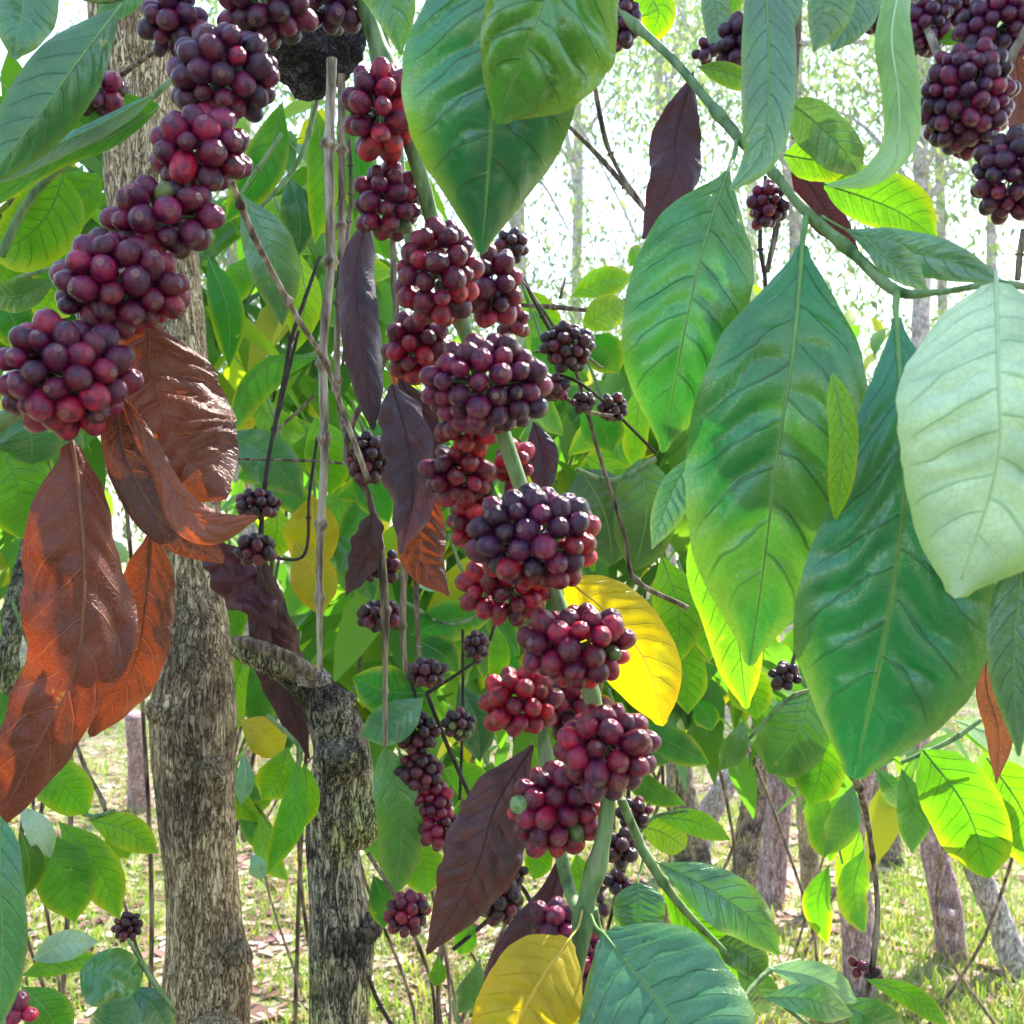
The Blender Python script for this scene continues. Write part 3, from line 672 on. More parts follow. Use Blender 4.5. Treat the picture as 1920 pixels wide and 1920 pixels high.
# side shoot at lower right of the branch
s1 = branch(1165, 1510, .66, 'green side shoot with leaves below the lowest crimson cluster', 'leafy_shoot')
stem(s1, [(1165, 1500, .64, 9), (1195, 1570, .66, 9), (1215, 1610, .66, 10), (1270, 1690, .67, 8), (1340, 1765, .68, 6), (1430, 1850, .69, 5), (1560, 1960, .7, 4)], 'green_stem', nodes=[.3, .6])
leaf(s1, [(1196, 1655, .645), (1197, 1700, .64), (1190, 1765, .64)], (48, 52), 'leaf', (.055, .22, .08), p='wide', fold=8, label='small triangular green leaf', pet=[(1205, 1612, .66)])
leaf(s1, [(1235, 1618, .66), (1320, 1660, .65), (1400, 1715, .65), (1462, 1790, .66)], (60, 52), 'leaf', (.09, .27, .12), fold=14, curl=(.5, .5), label='green leaf with pale browned edges', pet=[(1212, 1608, .66)], wave=.18)
leaf(s1, [(1240, 1660, .68), (1300, 1730, .69), (1350, 1770, .7), (1400, 1850, .7)], (40, 36), 'thin', G['lime'], p='coffee', fold=10)
leaf(s1, [(1345, 1765, .69), (1400, 1790, .68), (1440, 1830, .68)], (36, 30), 'leaf', G['olive'], label='dull olive leaf', p='wide')

# ------------------------------------------------------------------ left fruiting branch
l1 = branch(470, -40, .62, 'heavily fruiting branch running from top centre to the left edge')
stem(l1, [(500, -60, .66, 13), (468, 30, .65, 13), (430, 110, .64, 12), (400, 230, .62, 12), (330, 390, .60, 12), (240, 520, .58, 12), (150, 650, .57, 13), (70, 745, .565, 16), (10, 785, .56, 17), (-60, 830, .56, 17)], 'green_stem', nodes=[.2, .45, .7, .9])
stem(l1, [(440, -60, .66, 10), (432, 40, .655, 10), (420, 100, .65, 9)], 'grey_stem', 'side_twig')
for a in [(328, 45, 64, 62, .63, 43, 'violet', 'purple', 'dark violet cluster at the top in front of the mottled trunk'),
          (500, 12, 88, 64, .62, 46, 'purple', 'violet', 'topmost cluster in front of the dark fibrous ball'),
          (620, 10, 60, 50, .66, 42, 'violet', None, 'shaded cluster at the top beside the branch of the middle'),
          (420, 142, 100, 82, .59, 50, 'violet', 'purple', 'big dark cluster below the dark fibrous ball'),
          (374, 284, 94, 74, .57, 54, 'purple', 'maroon', 'shiny cluster below the big dark one, redder at its lower right'),
          (308, 410, 104, 70, .56, 55, 'purple', 'violet', 'cluster in front of the trunk above the two lowest left ones'),
          (226, 534, 124, 94, .55, 56, 'purple', 'maroon', 'large cluster above the lowest left one'),
          (122, 706, 116, 108, .53, 56, 'purple', 'maroon', 'lowest left cluster above the long brown leaf')]:
    cluster(l1, *a[:6], tone=a[6], tone2=a[7], label=a[8], green=.005)
stem(l1, [(330, 70, .66, 4), (270, 110, .70, 5), (215, 150, .72, 5), (190, 165, .72, 5)], 'brown_stem', 'side_twig')
cluster(l1, 178, 172, 54, 48, .70, 42, tone='violet', tone2='purple', label='small loose cluster on a side twig at the upper left')
leaf(l1, [(135, 826, .555), (152, 960, .55), (158, 1110, .55), (140, 1260, .55), (70, 1400, .55), (-10, 1560, .56)], (112, 118), 'dry', G['rust'], label='long red brown leaf with an orange glowing half', fold=-14, curl=(.45, .7), wave=.20, twist=35, quilt=.06, rag=.12, crumple=.16,
     p=([(0, 0), (.05, .35), (.12, .65), (.25, .95), (.4, 1), (.55, .85), (.7, .95), (.82, .75), (.93, .35), (1, 0)], [(0, 0), (.05, .3), (.12, .5), (.2, .58), (.3, .6), (.4, 1), (.5, .95), (.6, .6), (.75, .55), (.9, .35), (1, 0)]))
leaf(l1, [(278, 600, .60), (285, 700, .592), (330, 840, .578), (425, 935, .572)], (100, 135), 'dry', (.15, .045, .022), label='broad brown leaf with orange bands behind the cluster', fold=-4, curl=(.5, .6), quilt=.08, p='wide', wave=.12, crumple=.12, rag=.08)
leaf(l1, [(218, 745, .565), (235, 850, .56), (300, 970, .56), (420, 1055, .565)], (48, 68), 'dry', (.055, .018, .016), label='dark brown folded half of the curled leaf', fold=10, curl=(.8, .3), p='strap', quilt=.03, wave=.05)
leaf(l1, [(226, 735, .555), (285, 840, .545), (345, 950, .54), (405, 985, .54), (485, 968, .55)], (46, 30), 'dry', (.24, .07, .035), label='bright curled rim of the brown leaf', fold=20, curl=(1.0, .8), wave=.22, p=[(0, 0), (.1, .35), (.3, .6), (.5, .7), (.7, 1.25), (.82, 1), (.93, .45), (1, 0)], quilt=.08)
leaf(l1, [(285, 1000, .60), (275, 1120, .60), (250, 1250, .60), (168, 1382, .60)], (60, 58), 'dry', (.14, .038, .020), label='brown leaf with a curved pointed tip beside the trunk', fold=8, curl=(.6, .6), wave=.25, p='wide', rag=.1, crumple=.1)

# withered leaves right of the trunk
l2 = branch(490, 930, .92, 'drooping plum coloured withered twig crossing the trunk and the cut stem', 'withered_twig', 'twig')
stem(l2, [(560, 620, .95, 3), (530, 740, .95, 4), (505, 850, .93, 4), (492, 960, .92, 4), (485, 1060, .92, 4), (500, 1110, .92, 4)], 'dark_stem', nodes=[.3, .6])
leaf(l2, [(405, 1015, 1.05), (430, 1075, 1.06), (480, 1130, 1.07), (520, 1180, 1.07)], (55, 60), 'dark', G['plum'], label='crumpled plum leaf scrap', crumple=.5, curl=(.9, .7), p='ragged', rag=.2)
leaf(l2, [(495, 1040, 1.05), (505, 1150, 1.09), (535, 1280, 1.16), (580, 1425, 1.2)], (54, 50), 'dark', (.095, .025, .04), label='crumpled plum leaf hanging over the cut stem', crumple=.22, curl=(.7, .7), fold=16, wave=.25)
cluster(l2, 484, 945, 44, 28, .90, 24, tone='dried'); cluster(l2, 478, 1030, 40, 30, .90, 26, tone='dried')

# ------------------------------------------------------------------ dark withered branch left of the centre
w1 = branch(690, 400, .84, 'withered branch with slate and plum leaves hanging left of the berries', 'withered_branch')
stem(w1, [(735, 410, .84, 5), (738, 520, .84, 6), (735, 640, .84, 6), (650, 830, .86, 6), (690, 930, .86, 7), (712, 1020, .86, 8), (722, 1150, .86, 8), (722, 1250, .86, 5), (722, 1400, .86, 4)], 'brown_stem', nodes=[.2, .45, .6, .75, .9])
stem(w1, [(748, 820, .85, 4), (752, 950, .85, 5), (757, 1060, .85, 6), (755, 1180, .85, 6), (760, 1260, .85, 4)], 'brown_stem', 'side_twig', nodes=[.3, .6, .8])
leaf(w1, [(688, 408, .76), (668, 520, .76), (678, 650, .76), (700, 808, .77)], (44, 44), 'dark', G['violet'], label='smooth slate coloured curled leaf', curl=(1.1, .9), fold=-10, p='strap', wave=.22, quilt=.03, rag=.08, crumple=.08)
leaf(w1, [(735, 720, .78), (765, 830, .77), (775, 930, .77), (752, 1040, .77)], (68, 62), 'dark', (.125, .070, .105), label='large crumpled grey plum leaf', curl=(.7, .6), crumple=.3, p='ragged', wave=.2, rag=.12)
leaf(w1, [(745, 700, .79), (790, 790, .79), (800, 870, .79), (790, 930, .79)], (40, 34), 'dark', (.05, .022, .03), label='dark upper scrap of the withered leaves', crumple=.3, p='coffee', fold=20)
leaf(w1, [(820, 900, .80), (790, 970, .80), (790, 1050, .80), (842, 1118, .80)], (48, 58), 'dry', (.10, .030, .022), label='brown curled leaf with light veins', fold=14, curl=(.9, .7), wave=.15, quilt=.08)
leaf(w1, [(700, 960, .84), (690, 1010, .84), (675, 1060, .84), (648, 1118, .84)], (32, 36), 'dark', (.06, .02, .022), label='small shrivelled brown leaf', crumple=.35, p='ragged')
leaf(w1, [(730, 690, .80), (752, 740, .80), (776, 775, .80), (790, 800, .80)], (8, 12), 'dry', (.30, .12, .05), p='strap')
for a in [(690, 860, 40, 50, .86, 26), (690, 1050, 30, 40, .88, 22), (735, 1060, 20, 30, .88, 26), (714, 1155, 46, 30, .88, 27), (800, 1262, 40, 28, .95, 24)]:
    cluster(w1, *a, tone='dried')
# string of dried berries
w2 = branch(780, 1240, 1.0, 'string of small dark berries hanging down behind the brown leaf', 'fruiting_twig', 'twig')
stem(w2, [(760, 1240, 1.0, 4), (785, 1330, 1.0, 4), (800, 1450, 1.0, 4), (835, 1600, 1.0, 3)], 'dark_stem')
for a in [(783, 1375, 38, 40, 1.0, 25), (788, 1445, 44, 36, 1.0, 25), (812, 1500, 36, 34, 1.0, 25), (828, 1555, 42, 40, 1.0, 26)]: cluster(w2, *a, tone='maroon' if a[1] > 1480 else 'dried')
w3 = branch(860, 1290, 1.0, 'thin forked twig with three little berry bunches right of the berry string', 'fruiting_twig', 'twig')
stem(w3, [(800, 1300, 1.0, 4), (860, 1262, 1.0, 3), (905, 1225, 1.0, 3), (930, 1160, 1.0, 3), (945, 1050, 1.0, 3)], 'dark_stem')
stem(w3, [(800, 1300, 1.0, 4), (840, 1400, 1.0, 4), (880, 1490, 1.0, 4)], 'dark_stem', 'side_twig')
for a in [(862, 1357, 34, 28, .98, 20), (893, 1210, 24, 30, .98, 20)]: cluster(w3, *a, tone='dried', green=.08)
w4 = branch(760, 1640, .9, 'low twig with a berry bunch beside the cut stem', 'fruiting_twig', 'twig')
stem(w4, [(690, 1600, .92, 4), (740, 1680, .9, 4), (775, 1750, .9, 4), (810, 1850, .9, 3), (818, 1960, .9, 4)], 'brown_stem')
cluster(w4, 765, 1712, 40, 44, .88, 26, tone='maroon', tone2='dried')
w5 = branch(960, 1640, .9, 'twig with green and dark berries right of the large brown leaf', 'fruiting_twig', 'twig')
stem(w5, [(850, 1780, .9, 4), (920, 1720, .9, 4), (970, 1660, .9, 4), (1010, 1720, .9, 4)], 'dark_stem')
cluster(w5, 938, 1690, 44, 44, .87, 30, tone='dried', green=.18); cluster(w5, 970, 1635, 20, 22, .9, 22, tone='dried')
w6 = branch(1180, 1480, .84, 'shaded berry strand hanging right of the lowest crimson cluster', 'fruiting_twig', 'twig')
stem(w6, [(1180, 1440, .84, 4), (1175, 1560, .84, 4), (1165, 1650, .84, 4), (1140, 1740, .84, 3)], 'dark_stem')
for a in [(1190, 1525, 34, 30, .84, 26), (1165, 1590, 34, 36, .82, 32), (1160, 1655, 30, 26, .84, 28), (1130, 1700, 16, 24, .8, 26)]: cluster(w6, *a, tone='dried')
w7 = branch(1060, 600, .86, 'sprawling dry twig with shrivelled berries right of the wide purple cluster', 'withered_twig', 'twig')
stem(w7, [(975, 520, .88, 3), (1030, 600, .86, 3), (1075, 680, .86, 4), (1120, 840, .88, 4), (1170, 1000, .9, 4), (1190, 1085, .9, 5), (1290, 1140, .9, 5)], 'brown_stem', nodes=[.4, .7, .85])
stem(w7, [(1000, 660, .86, 3), (1080, 660, .86, 3), (1130, 690, .86, 2)], 'grey_stem', 'side_twig'); stem(w7, [(1020, 720, .86, 4), (1100, 770, .86, 4), (1150, 780, .86, 3)], 'brown_stem', 'side_twig')
stem(w7, [(1040, 700, .86, 3), (1090, 720, .86, 3), (1150, 770, .88, 3), (1230, 850, .9, 3)], 'dark_stem', 'side_twig')
for a in [(1065, 650, 50, 46, .85, 27), (1040, 725, 30, 28, .86, 26), (1095, 755, 26, 20, .86, 22), (1150, 765, 28, 28, .88, 22), (958, 462, 34, 34, .84, 26)]: cluster(w7, *a, tone='dried')
w8 = branch(1480, 1240, .95, 'twig tip with a few dark berries at the edge of the large right leaf', 'fruiting_twig', 'twig')
stem(w8, [(1500, 1200, .95, 4), (1480, 1260, .95, 4), (1470, 1280, .95, 3)], 'brown_stem'); cluster(w8, 1472, 1268, 32, 26, .95, 25, tone='dried')
w9 = branch(1605, 1440, .6, 'thin dangling twig ending in dark berries in front of the mauve trunk', 'dangling_twig', 'twig')
stem(w9, [(1590, 1440, .62, 10), (1612, 1480, .66, 7), (1630, 1560, .70, 5), (1645, 1690, .72, 5), (1640, 1780, .72, 6), (1628, 1850, .72, 5), (1617, 1885, .72, 5)], 'brown_stem', nodes=[.2, .55, .8])
cluster(w9, 1608, 1812, 18, 20, .72, 24, tone='maroon'); cluster(w9, 1640, 1828, 18, 16, .72, 22, tone='dried')
w10 = branch(230, 1650, 1.1, 'spindly twig with a shrivelled bunch left of the thick trunk', 'withered_twig', 'twig')
stem(w10, [(128, 1350, 1.1, 3), (160, 1440, 1.1, 4), (195, 1510, 1.1, 4), (205, 1590, 1.1, 3), (232, 1690, 1.1, 3), (262, 1790, 1.1, 3), (310, 1870, 1.1, 3)], 'brown_stem', nodes=[.3, .5]); cluster(w10, 240, 1738, 26, 26, 1.1, 17, tone='dried')

# ------------------------------------------------------------------ hanging bare twigs
TW = 'bare twigs hanging straight down left of the middle'
def twig(pts, mat, label, nodes=(.2, .4, .6, .8), group=TW, extra=()):
    t = branch(*pts[0][:3], label, 'hanging_twig', 'twig', group)
    stem(t, pts, mat, nodes=list(nodes), n=260, amp=.8, sides=10, wob=.12)
    for e in extra: stem(t, e, 'brown_stem', 'side_twig', nodes=[.5])
    return t
twig([(622, 110, .88, 9.5), (617, 300, .88, 9.5), (619, 500, .88, 9), (606, 650, .88, 8.5), (608, 850, .88, 8), (599, 1050, .88, 7), (600, 1260, .88, 5)], 'grey_stem', 'longest pale twig with ringed joints down to the cut stem', (.14, .33, .5, .62, .76, .88))
twig([(640, 140, .92, 7), (641, 300, .92, 7), (640, 480, .92, 7), (632, 640, .92, 6), (636, 760, .92, 5), (650, 830, .9, 5)], 'brown_stem', 'shorter brown twig right beside the longest pale one')
twig([(655, 260, .95, 4), (658, 380, .95, 4), (640, 520, .95, 4)], 'brown_stem', 'thin short twig nearest the slate curled leaf')
twig([(405, 250, .66, 6), (438, 350, .72, 6), (470, 430, .74, 7), (505, 500, .76, 6), (560, 600, .78, 6), (610, 680, .8, 5), (650, 790, .82, 5), (690, 900, .84, 6)], 'grey_stem', 'diagonal grey twig starting under the bright red berry', (.25, .5, .75), None)
twig([(600, 480, 1.02, 3), (565, 580, 1.0, 4), (545, 640, 1.0, 4), (535, 700, 1.0, 4), (515, 800, 1.0, 4), (495, 920, 1.0, 4), (490, 1040, 1.0, 3)], 'dark_stem', 'black wiry twig above the small dried bunches', (.3, .6), None, extra=[[(515, 810, 1.0, 3), (560, 770, 1.0, 3), (590, 740, 1.0, 3)], [(430, 860, 1.0, 2), (600, 865, 1.0, 3), (660, 872, 1.0, 2)]])
twig([(595, 820, 1.02, 3), (580, 930, 1.02, 3), (570, 1040, 1.02, 3), (500, 1045, 1.0, 3)], 'dark_stem', 'fine black twig in front of the two yellow leaves', (.5,), None)
twig([(780, 1020, .98, 5), (782, 1150, .98, 5), (788, 1260, .98, 4)], 'brown_stem', 'straight brown twig below the brown curled leaf', (.4, .8), None)
twig([(1108, 120, .95, 4), (1130, 240, .95, 5), (1155, 310, .95, 4), (1205, 385, .95, 4)], 'brown_stem', 'left of two dark twigs crossing the white sky', (.6,), 'dark twigs crossing the sky')
twig([(1065, 235, .95, 4), (1120, 290, .95, 5), (1168, 345, .95, 5), (1215, 400, .95, 4)], 'brown_stem', 'lower slanting dark twig crossing the white sky', (.7,), 'dark twigs crossing the sky')
twig([(980, 520, .95, 4), (1005, 570, .95, 4), (1035, 625, .95, 4), (1060, 660, .95, 3)], 'dark_stem', 'short dark twig right of the narrow dark cluster', (.5,), 'dark twigs crossing the sky', extra=[[(975, 572, 1.0, 4), (1040, 576, 1.0, 5), (1100, 582, 1.0, 4)], [(1050, 560, 1.0, 3), (1060, 520, 1.0, 2)]])
twig([(1498, -30, .85, 6), (1496, 60, .85, 6), (1492, 140, .85, 5), (1488, 260, .85, 4)], 'brown_stem', 'straight brown twig against the white sky at top right', (.4,), None)
twig([(1435, 330, .9, 3), (1425, 450, .9, 4), (1435, 530, .9, 4), (1428, 600, .9, 3)], 'dark_stem', 'dark twig hanging between the two big right leaves', (.5,), None, extra=[[(1465, 330, .9, 6), (1455, 430, .9, 6), (1438, 510, .9, 5)]])
twig([(1920, 430, .7, 6), (1912, 480, .7, 6), (1908, 525, .7, 5)], 'brown_stem', 'short twig at the right edge above the pale leaf', (.5,), None)
twig([(868, 1180, 1.05, 3), (868, 1300, 1.05, 3), (866, 1400, 1.05, 3), (862, 1500, 1.05, 3)], 'dark_stem', 'fine upright twig behind the forked berry twig', (.5,), None)
twig([(530, 250, .9, 4), (480, 320, .9, 4), (440, 380, .9, 3)], 'green_stem', 'thin green stalk above the grey green left leaf', (.5,), None)
twig([(690, 1830, 1.0, 4), (710, 1880, 1.0, 4), (745, 1940, 1.0, 4)], 'dark_stem', 'dark twig end beside the foot of the cut stem', (.5,), None)

# ------------------------------------------------------------------ big leaves at the top centre
k1 = branch(1010, -160, .5, 'leafy branch tip with big glossy leaves hanging in from the top centre', 'leafy_branch')
stem(k1, [(700, -260, .52, 10), (880, -190, .5, 11), (1060, -170, .5, 11), (1300, -260, .5, 10)], 'green_stem', nodes=[.5])
leaf(k1, [(905, -175, .485), (928, 0, .47), (925, 180, .475), (915, 330, .49), (903, 478, .515)], (182, 168), 'leaf', (.010, .17, .065), label='big glossy dark green leaf pointing straight down', fold=-10, curl=(.35, .5), quilt=.05, p='coffee', res=(90, 12), nv=7, wave=.09, pet=[(900, -200, .5)])
leaf(k1, [(1060, -190, .46), (1045, -60, .435), (990, 80, .435), (930, 232, .46)], (112, 168), 'leaf', (.085, .30, .035), label='crinkled lighter green leaf overlapping the big one', fold=8, curl=(.9, .4), quilt=.09, p='low', res=(90, 12), nv=6, wave=.10, crumple=.12)
leaf(k1, [(660, -150, .53), (700, -60, .52), (735, 20, .52), (752, 105, .525)], (45, 60), 'leaf', (.07, .24, .09), p='coffee', fold=8)
leaf(k1, [(1155, -140, .7), (1160, -40, .7), (1150, 20, .7), (1145, 95, .7)], (26, 34), 'dark', G['plum'], p='wide', label='dark sliver of leaf at the top')
leaf(k1, [(1210, -60, .75), (1225, 0, .75), (1235, 30, .75), (1210, 85, .76)], (38, 34), 'thin', G['lime'], p='wide')

# ------------------------------------------------------------------ right leafy branch
r1 = branch(1160, 20, .62, 'leafy branch slanting across the upper right that carries the largest leaves', 'leafy_branch')
stem(r1, [(1120, -20, .64, 10), (1165, 25, .63, 9), (1260, 110, .60, 8), (1340, 205, .57, 9), (1390, 262, .55, 11), (1450, 325, .53, 8), (1515, 400, .51, 10), (1600, 475, .49, 10), (1680, 545, .47, 11), (1760, 548, .455, 6), (1870, 532, .44, 7), (1960, 545, .43, 7)], 'green_stem', nodes=[.12, .38, .55, .72], n=140)
cluster(r1, 1166, 35, 36, 58, .64, 30, tone='violet', label='small dark cluster where the slanting branch enters at the top')
leaf(r1, [(1366, 318, .53), (1325, 440, .51), (1288, 600, .505), (1262, 740, .515), (1243, 850, .535)], (128, 112), 'leaf', (.045, .26, .05), label='green leaf yellowing along its lower margin, leftmost of the big right ones', fold=8, curl=(.5, .5), quilt=.05, p='coffee', res=(90, 12), pet=[(1382, 262, .55), (1376, 295, .54)])
leaf(r1, [(1505, 455, .495), (1488, 650, .472), (1458, 850, .472), (1432, 1060, .485), (1405, 1250, .51)], (172, 160), 'leaf', (.015, .205, .045), label='large green leaf with a rusty nick on its left margin', fold=10, curl=(.35, .45), quilt=.055, p='coffee', res=(100, 13), pet=[(1512, 402, .51), (1508, 430, .5)], wave=.11)
leaf(r1, [(1680, 590, .45), (1692, 780, .428), (1690, 980, .428), (1655, 1210, .44), (1600, 1462, .465)], (178, 190), 'leaf', (.010, .185, .065), label='largest leaf in the foreground, dark green with a yellow patch near the tip', fold=8, curl=(.45, .45), quilt=.055, p='low', res=(110, 14), pet=[(1682, 548, .465), (1680, 570, .455)], wave=.11)
leaf(r1, [(1868, 528, .41), (1872, 700, .378), (1868, 880, .375), (1790, 1122, .395)], (185, 190), 'pale', (.62, .80, .64), label='leaf at the right edge with a pale sky reflection in its colour', fold=6, curl=(.5, .5), quilt=.05, p='wide', res=(90, 12), nv=10, wave=.12, pet=[(1868, 510, .43)])  # near white base colour stands for the sky's reflection
leaf(r1, [(1585, 430, .50), (1680, 465, .48), (1780, 490, .47), (1888, 532, .46)], (48, 44), 'leaf', (.13, .30, .20), label='narrow grey green leaf lying along the branch', fold=20, curl=(.7, .7), pet=[(1540, 405, .5)])
leaf(r1, [(1620, 445, .485), (1670, 490, .475), (1740, 545, .465)], (26, 36), 'leaf', (.16, .34, .20), p='coffee', fold=10, label='small pointed leaf at the fork')
leaf(r1, [(1432, -70, .50), (1440, 60, .49), (1440, 190, .48), (1425, 290, .48), (1368, 358, .485)], (58, 56), 'leaf', (.12, .27, .14), label='folded grey green leaf hanging across the branch', fold=16, curl=(.8, .6), twist=60, p='strap', wave=.12)
leaf(r1, [(1700, -80, .46), (1672, 60, .45), (1685, 180, .45), (1680, 270, .45), (1625, 330, .45), (1548, 348, .455)], (34, 42), 'pale', (.24, .45, .16), label='long light green ribbon like leaf curling left at its tip', fold=14, curl=(.8, .6), p='strap', twist=70)
leaf(r1, [(1480, 190, .55), (1530, 230, .56), (1580, 280, .56), (1610, 330, .57)], (52, 40), 'leaf', (.16, .32, .11), p='wide', label='leaf with a pale fold behind the ribbon like leaf')
leaf(r1, [(1470, 290, .57), (1530, 300, .57), (1590, 300, .57), (1612, 290, .57)], (40, 45), 'thin', (.14, .30, .04), p='wide')
leaf(r1, [(1545, 345, .58), (1620, 370, .58), (1690, 400, .58), (1755, 448, .58)], (46, 62), 'thin', (.10, .26, .03), p='wide', label='dull olive green leaf against the white sky')
leaf(r1, [(1308, 125, .60), (1350, 132, .59), (1400, 150, .58), (1440, 160, .57)], (26, 20), 'thin', (.16, .32, .06), p='coffee')
leaf(r1, [(1540, -90, .5), (1545, -20, .5), (1540, 40, .5), (1525, 98, .5)], (30, 60), 'leaf', (.10, .24, .10), p='coffee', label='shaded leaf at the top edge right of the twig')
leaf(r1, [(1620, -90, .52), (1610, -20, .52), (1590, 40, .52), (1560, 98, .52)], (60, 50), 'leaf', (.13, .26, .13), p='coffee')
leaf(r1, [(1480, -90, .55), (1470, -20, .55), (1460, 40, .55), (1452, 110, .55)], (46, 40), 'leaf', (.12, .27, .14), p='coffee')
leaf(r1, [(1330, -60, .62), (1340, 0, .62), (1345, 50, .62), (1335, 110, .62)], (28, 30), 'leaf', (.10, .22, .08), p='coffee')
leaf(r1, [(1380, -60, .64), (1375, -20, .64), (1370, 10, .64), (1365, 32, .64)], (34, 24), 'thin', G['lime'], p='wide')
leaf(r1, [(1930, 950, .40), (1915, 1080, .40), (1900, 1230, .40), (1910, 1420, .40)], (50, 60), 'leaf', (.045, .18, .06), p='coffee', label='dark green leaf cut off by the right edge below the pale one')
leaf(r1, [(1562, 700, .415), (1580, 800, .412), (1578, 880, .413), (1566, 975, .418)], (26, 28), 'thin', (.22, .42, .03), p='strap', label='slim yellow green sunfleck shape over the largest leaf')  # leaf mesh coloured to stand in for a sunfleck
leaf(r1, [(1305, 850, .56), (1270, 900, .56), (1245, 960, .56), (1222, 1030, .56)], (26, 40), 'leaf', (.08, .24, .15), p='coffee', label='small blue green leaf left of the large one')
leaf(r1, [(1335, 960, .58), (1340, 1060, .58), (1380, 1180, .58), (1400, 1330, .58)], (60, 50), 'thin', (.14, .34, .03), p='wide', label='backlit green leaf under the large one')
leaf(r1, [(1300, 135, .64), (1268, 250, .64), (1262, 330, .63), (1205, 450, .63)], (56, 58), 'dark', (.075, .024, .038), label='drooping plum coloured dead leaf', fold=14, curl=(.8, .8), wave=.3, p='coffee', crumple=.12, rag=.1)
leaf(r1, [(1480, 300, .64), (1520, 350, .64), (1560, 410, .64), (1610, 470, .64)], (44, 30), 'dark', G['plum'], label='plum coloured dead leaf behind the fork', fold=14, curl=(.7, .6))
leaf(r1, [(1850, 1225, .62), (1850, 1290, .62), (1872, 1370, .62), (1868, 1470, .62)], (30, 34), 'dry', (.11, .055, .04), label='small brown curled leaf near the right edge', fold=18, curl=(.9, .9), wave=.2)
cluster(r1, 1380, 85, 38, 56, .60, 34, tone='violet', label='violet cluster beside the folded grey green leaf'); cluster(r1, 1322, 98, 24, 28, .62, 28, tone='violet')
cluster(r1, 1440, 385, 36, 44, .66, 27, tone='purple', label='dark cluster under the fork between the big leaves')

# upper right fruiting branch
r2 = branch(1960, -60, .56, 'branch with violet berry clusters in the upper right corner')
stem(r2, [(1700, -40, .62, 8), (1742, 60, .6, 8), (1765, 120, .58, 8)], 'grey_stem', 'side_twig'); stem(r2, [(1980, -40, .56, 8), (1905, 90, .55, 9), (1850, 200, .55, 9), (1890, 300, .52, 9), (1960, 420, .5, 9)], 'grey_stem')
for a in [(1812, 185, 80, 100, .54, 36, 'violet', 'purple', 'elongated violet cluster against the white sky'), (1868, 55, 72, 66, .57, 35, 'violet', None, 'violet cluster in the very corner'), (1738, 48, 44, 56, .61, 31, 'violet', None, 'violet cluster left of the corner one'),
          (1790, 15, 40, 36, .62, 31, 'violet', None, None), (1895, 330, 64, 82, .50, 37, 'violet', 'purple', 'violet cluster cut off by the right edge'), (1640, 45, 22, 30, .62, 30, 'violet', None, None)]:
    cluster(r2, *a[:6], tone=a[6], tone2=a[7], label=a[8])
leaf(r2, [(1760, 80, .6), (1790, 70, .6), (1830, 50, .6)], (14, 18), 'thin', G['lime'])
leaf(r2, [(1905, 100, .6), (1912, 180, .6), (1912, 280, .6)], (24, 24), 'dry', (.12, .05, .05), p='strap', label='strip of dry leaf at the right edge')

# ------------------------------------------------------------------ leaves in the upper left
u1 = branch(230, -60, .6, 'green leafy shoot in the upper left corner', 'leafy_shoot')
stem(u1, [(300, -60, .62, 7), (200, 0, .62, 7), (60, -40, .62, 6)], 'green_stem')
leaf(u1, [(228, 8, .58), (150, 110, .56), (70, 220, .55), (-40, 360, .54)], (70, 62), 'leaf', (.05, .19, .045), label='dark green leaf slanting down to the left edge', fold=-10, curl=(.4, .4), quilt=.03)
leaf(u1, [(50, -90, .62), (45, 0, .61), (35, 60, .60), (25, 112, .60)], (55, 62), 'leaf', (.06, .22, .09), label='cut off green leaf in the corner', p='wide')
leaf(u1, [(290, -40, .66), (240, -5, .66), (205, 20, .66), (175, 62, .66)], (22, 26), 'leaf', (.10, .28, .14), p='coffee')
u2 = branch(290, 180, .72, 'shoot whose large leaf crosses the mottled trunk on the left', 'leafy_shoot')
stem(u2, [(330, 140, .74, 6), (290, 178, .73, 6), (80, 345, .74, 8), (0, 480, .74, 9)], 'green_stem')
leaf(u2, [(288, 178, .70), (190, 232, .69), (90, 280, .68), (-40, 352, .66)], (12, 26), 'leaf', (.12, .32, .22), label='pale blue green upturned edge', fold=-20, curl=(.5, .5), p='strap', quilt=.02)
leaf(u2, [(300, 200, .72), (200, 260, .71), (100, 300, .70), (-40, 400, .70)], (90, 20), 'thin', (.07, .21, .04), label='broad green leaf underside left of the shiny cluster', p='wide')
leaf(u2, [(120, 330, .75), (90, 400, .75), (40, 450, .76), (-30, 470, .76)], (60, 70), 'thin', (.10, .30, .03), p='wide')
leaf(u2, [(190, 330, .78), (130, 390, .78), (90, 430, .78), (40, 480, .78)], (60, 40), 'thin', (.11, .28, .03), p='wide')

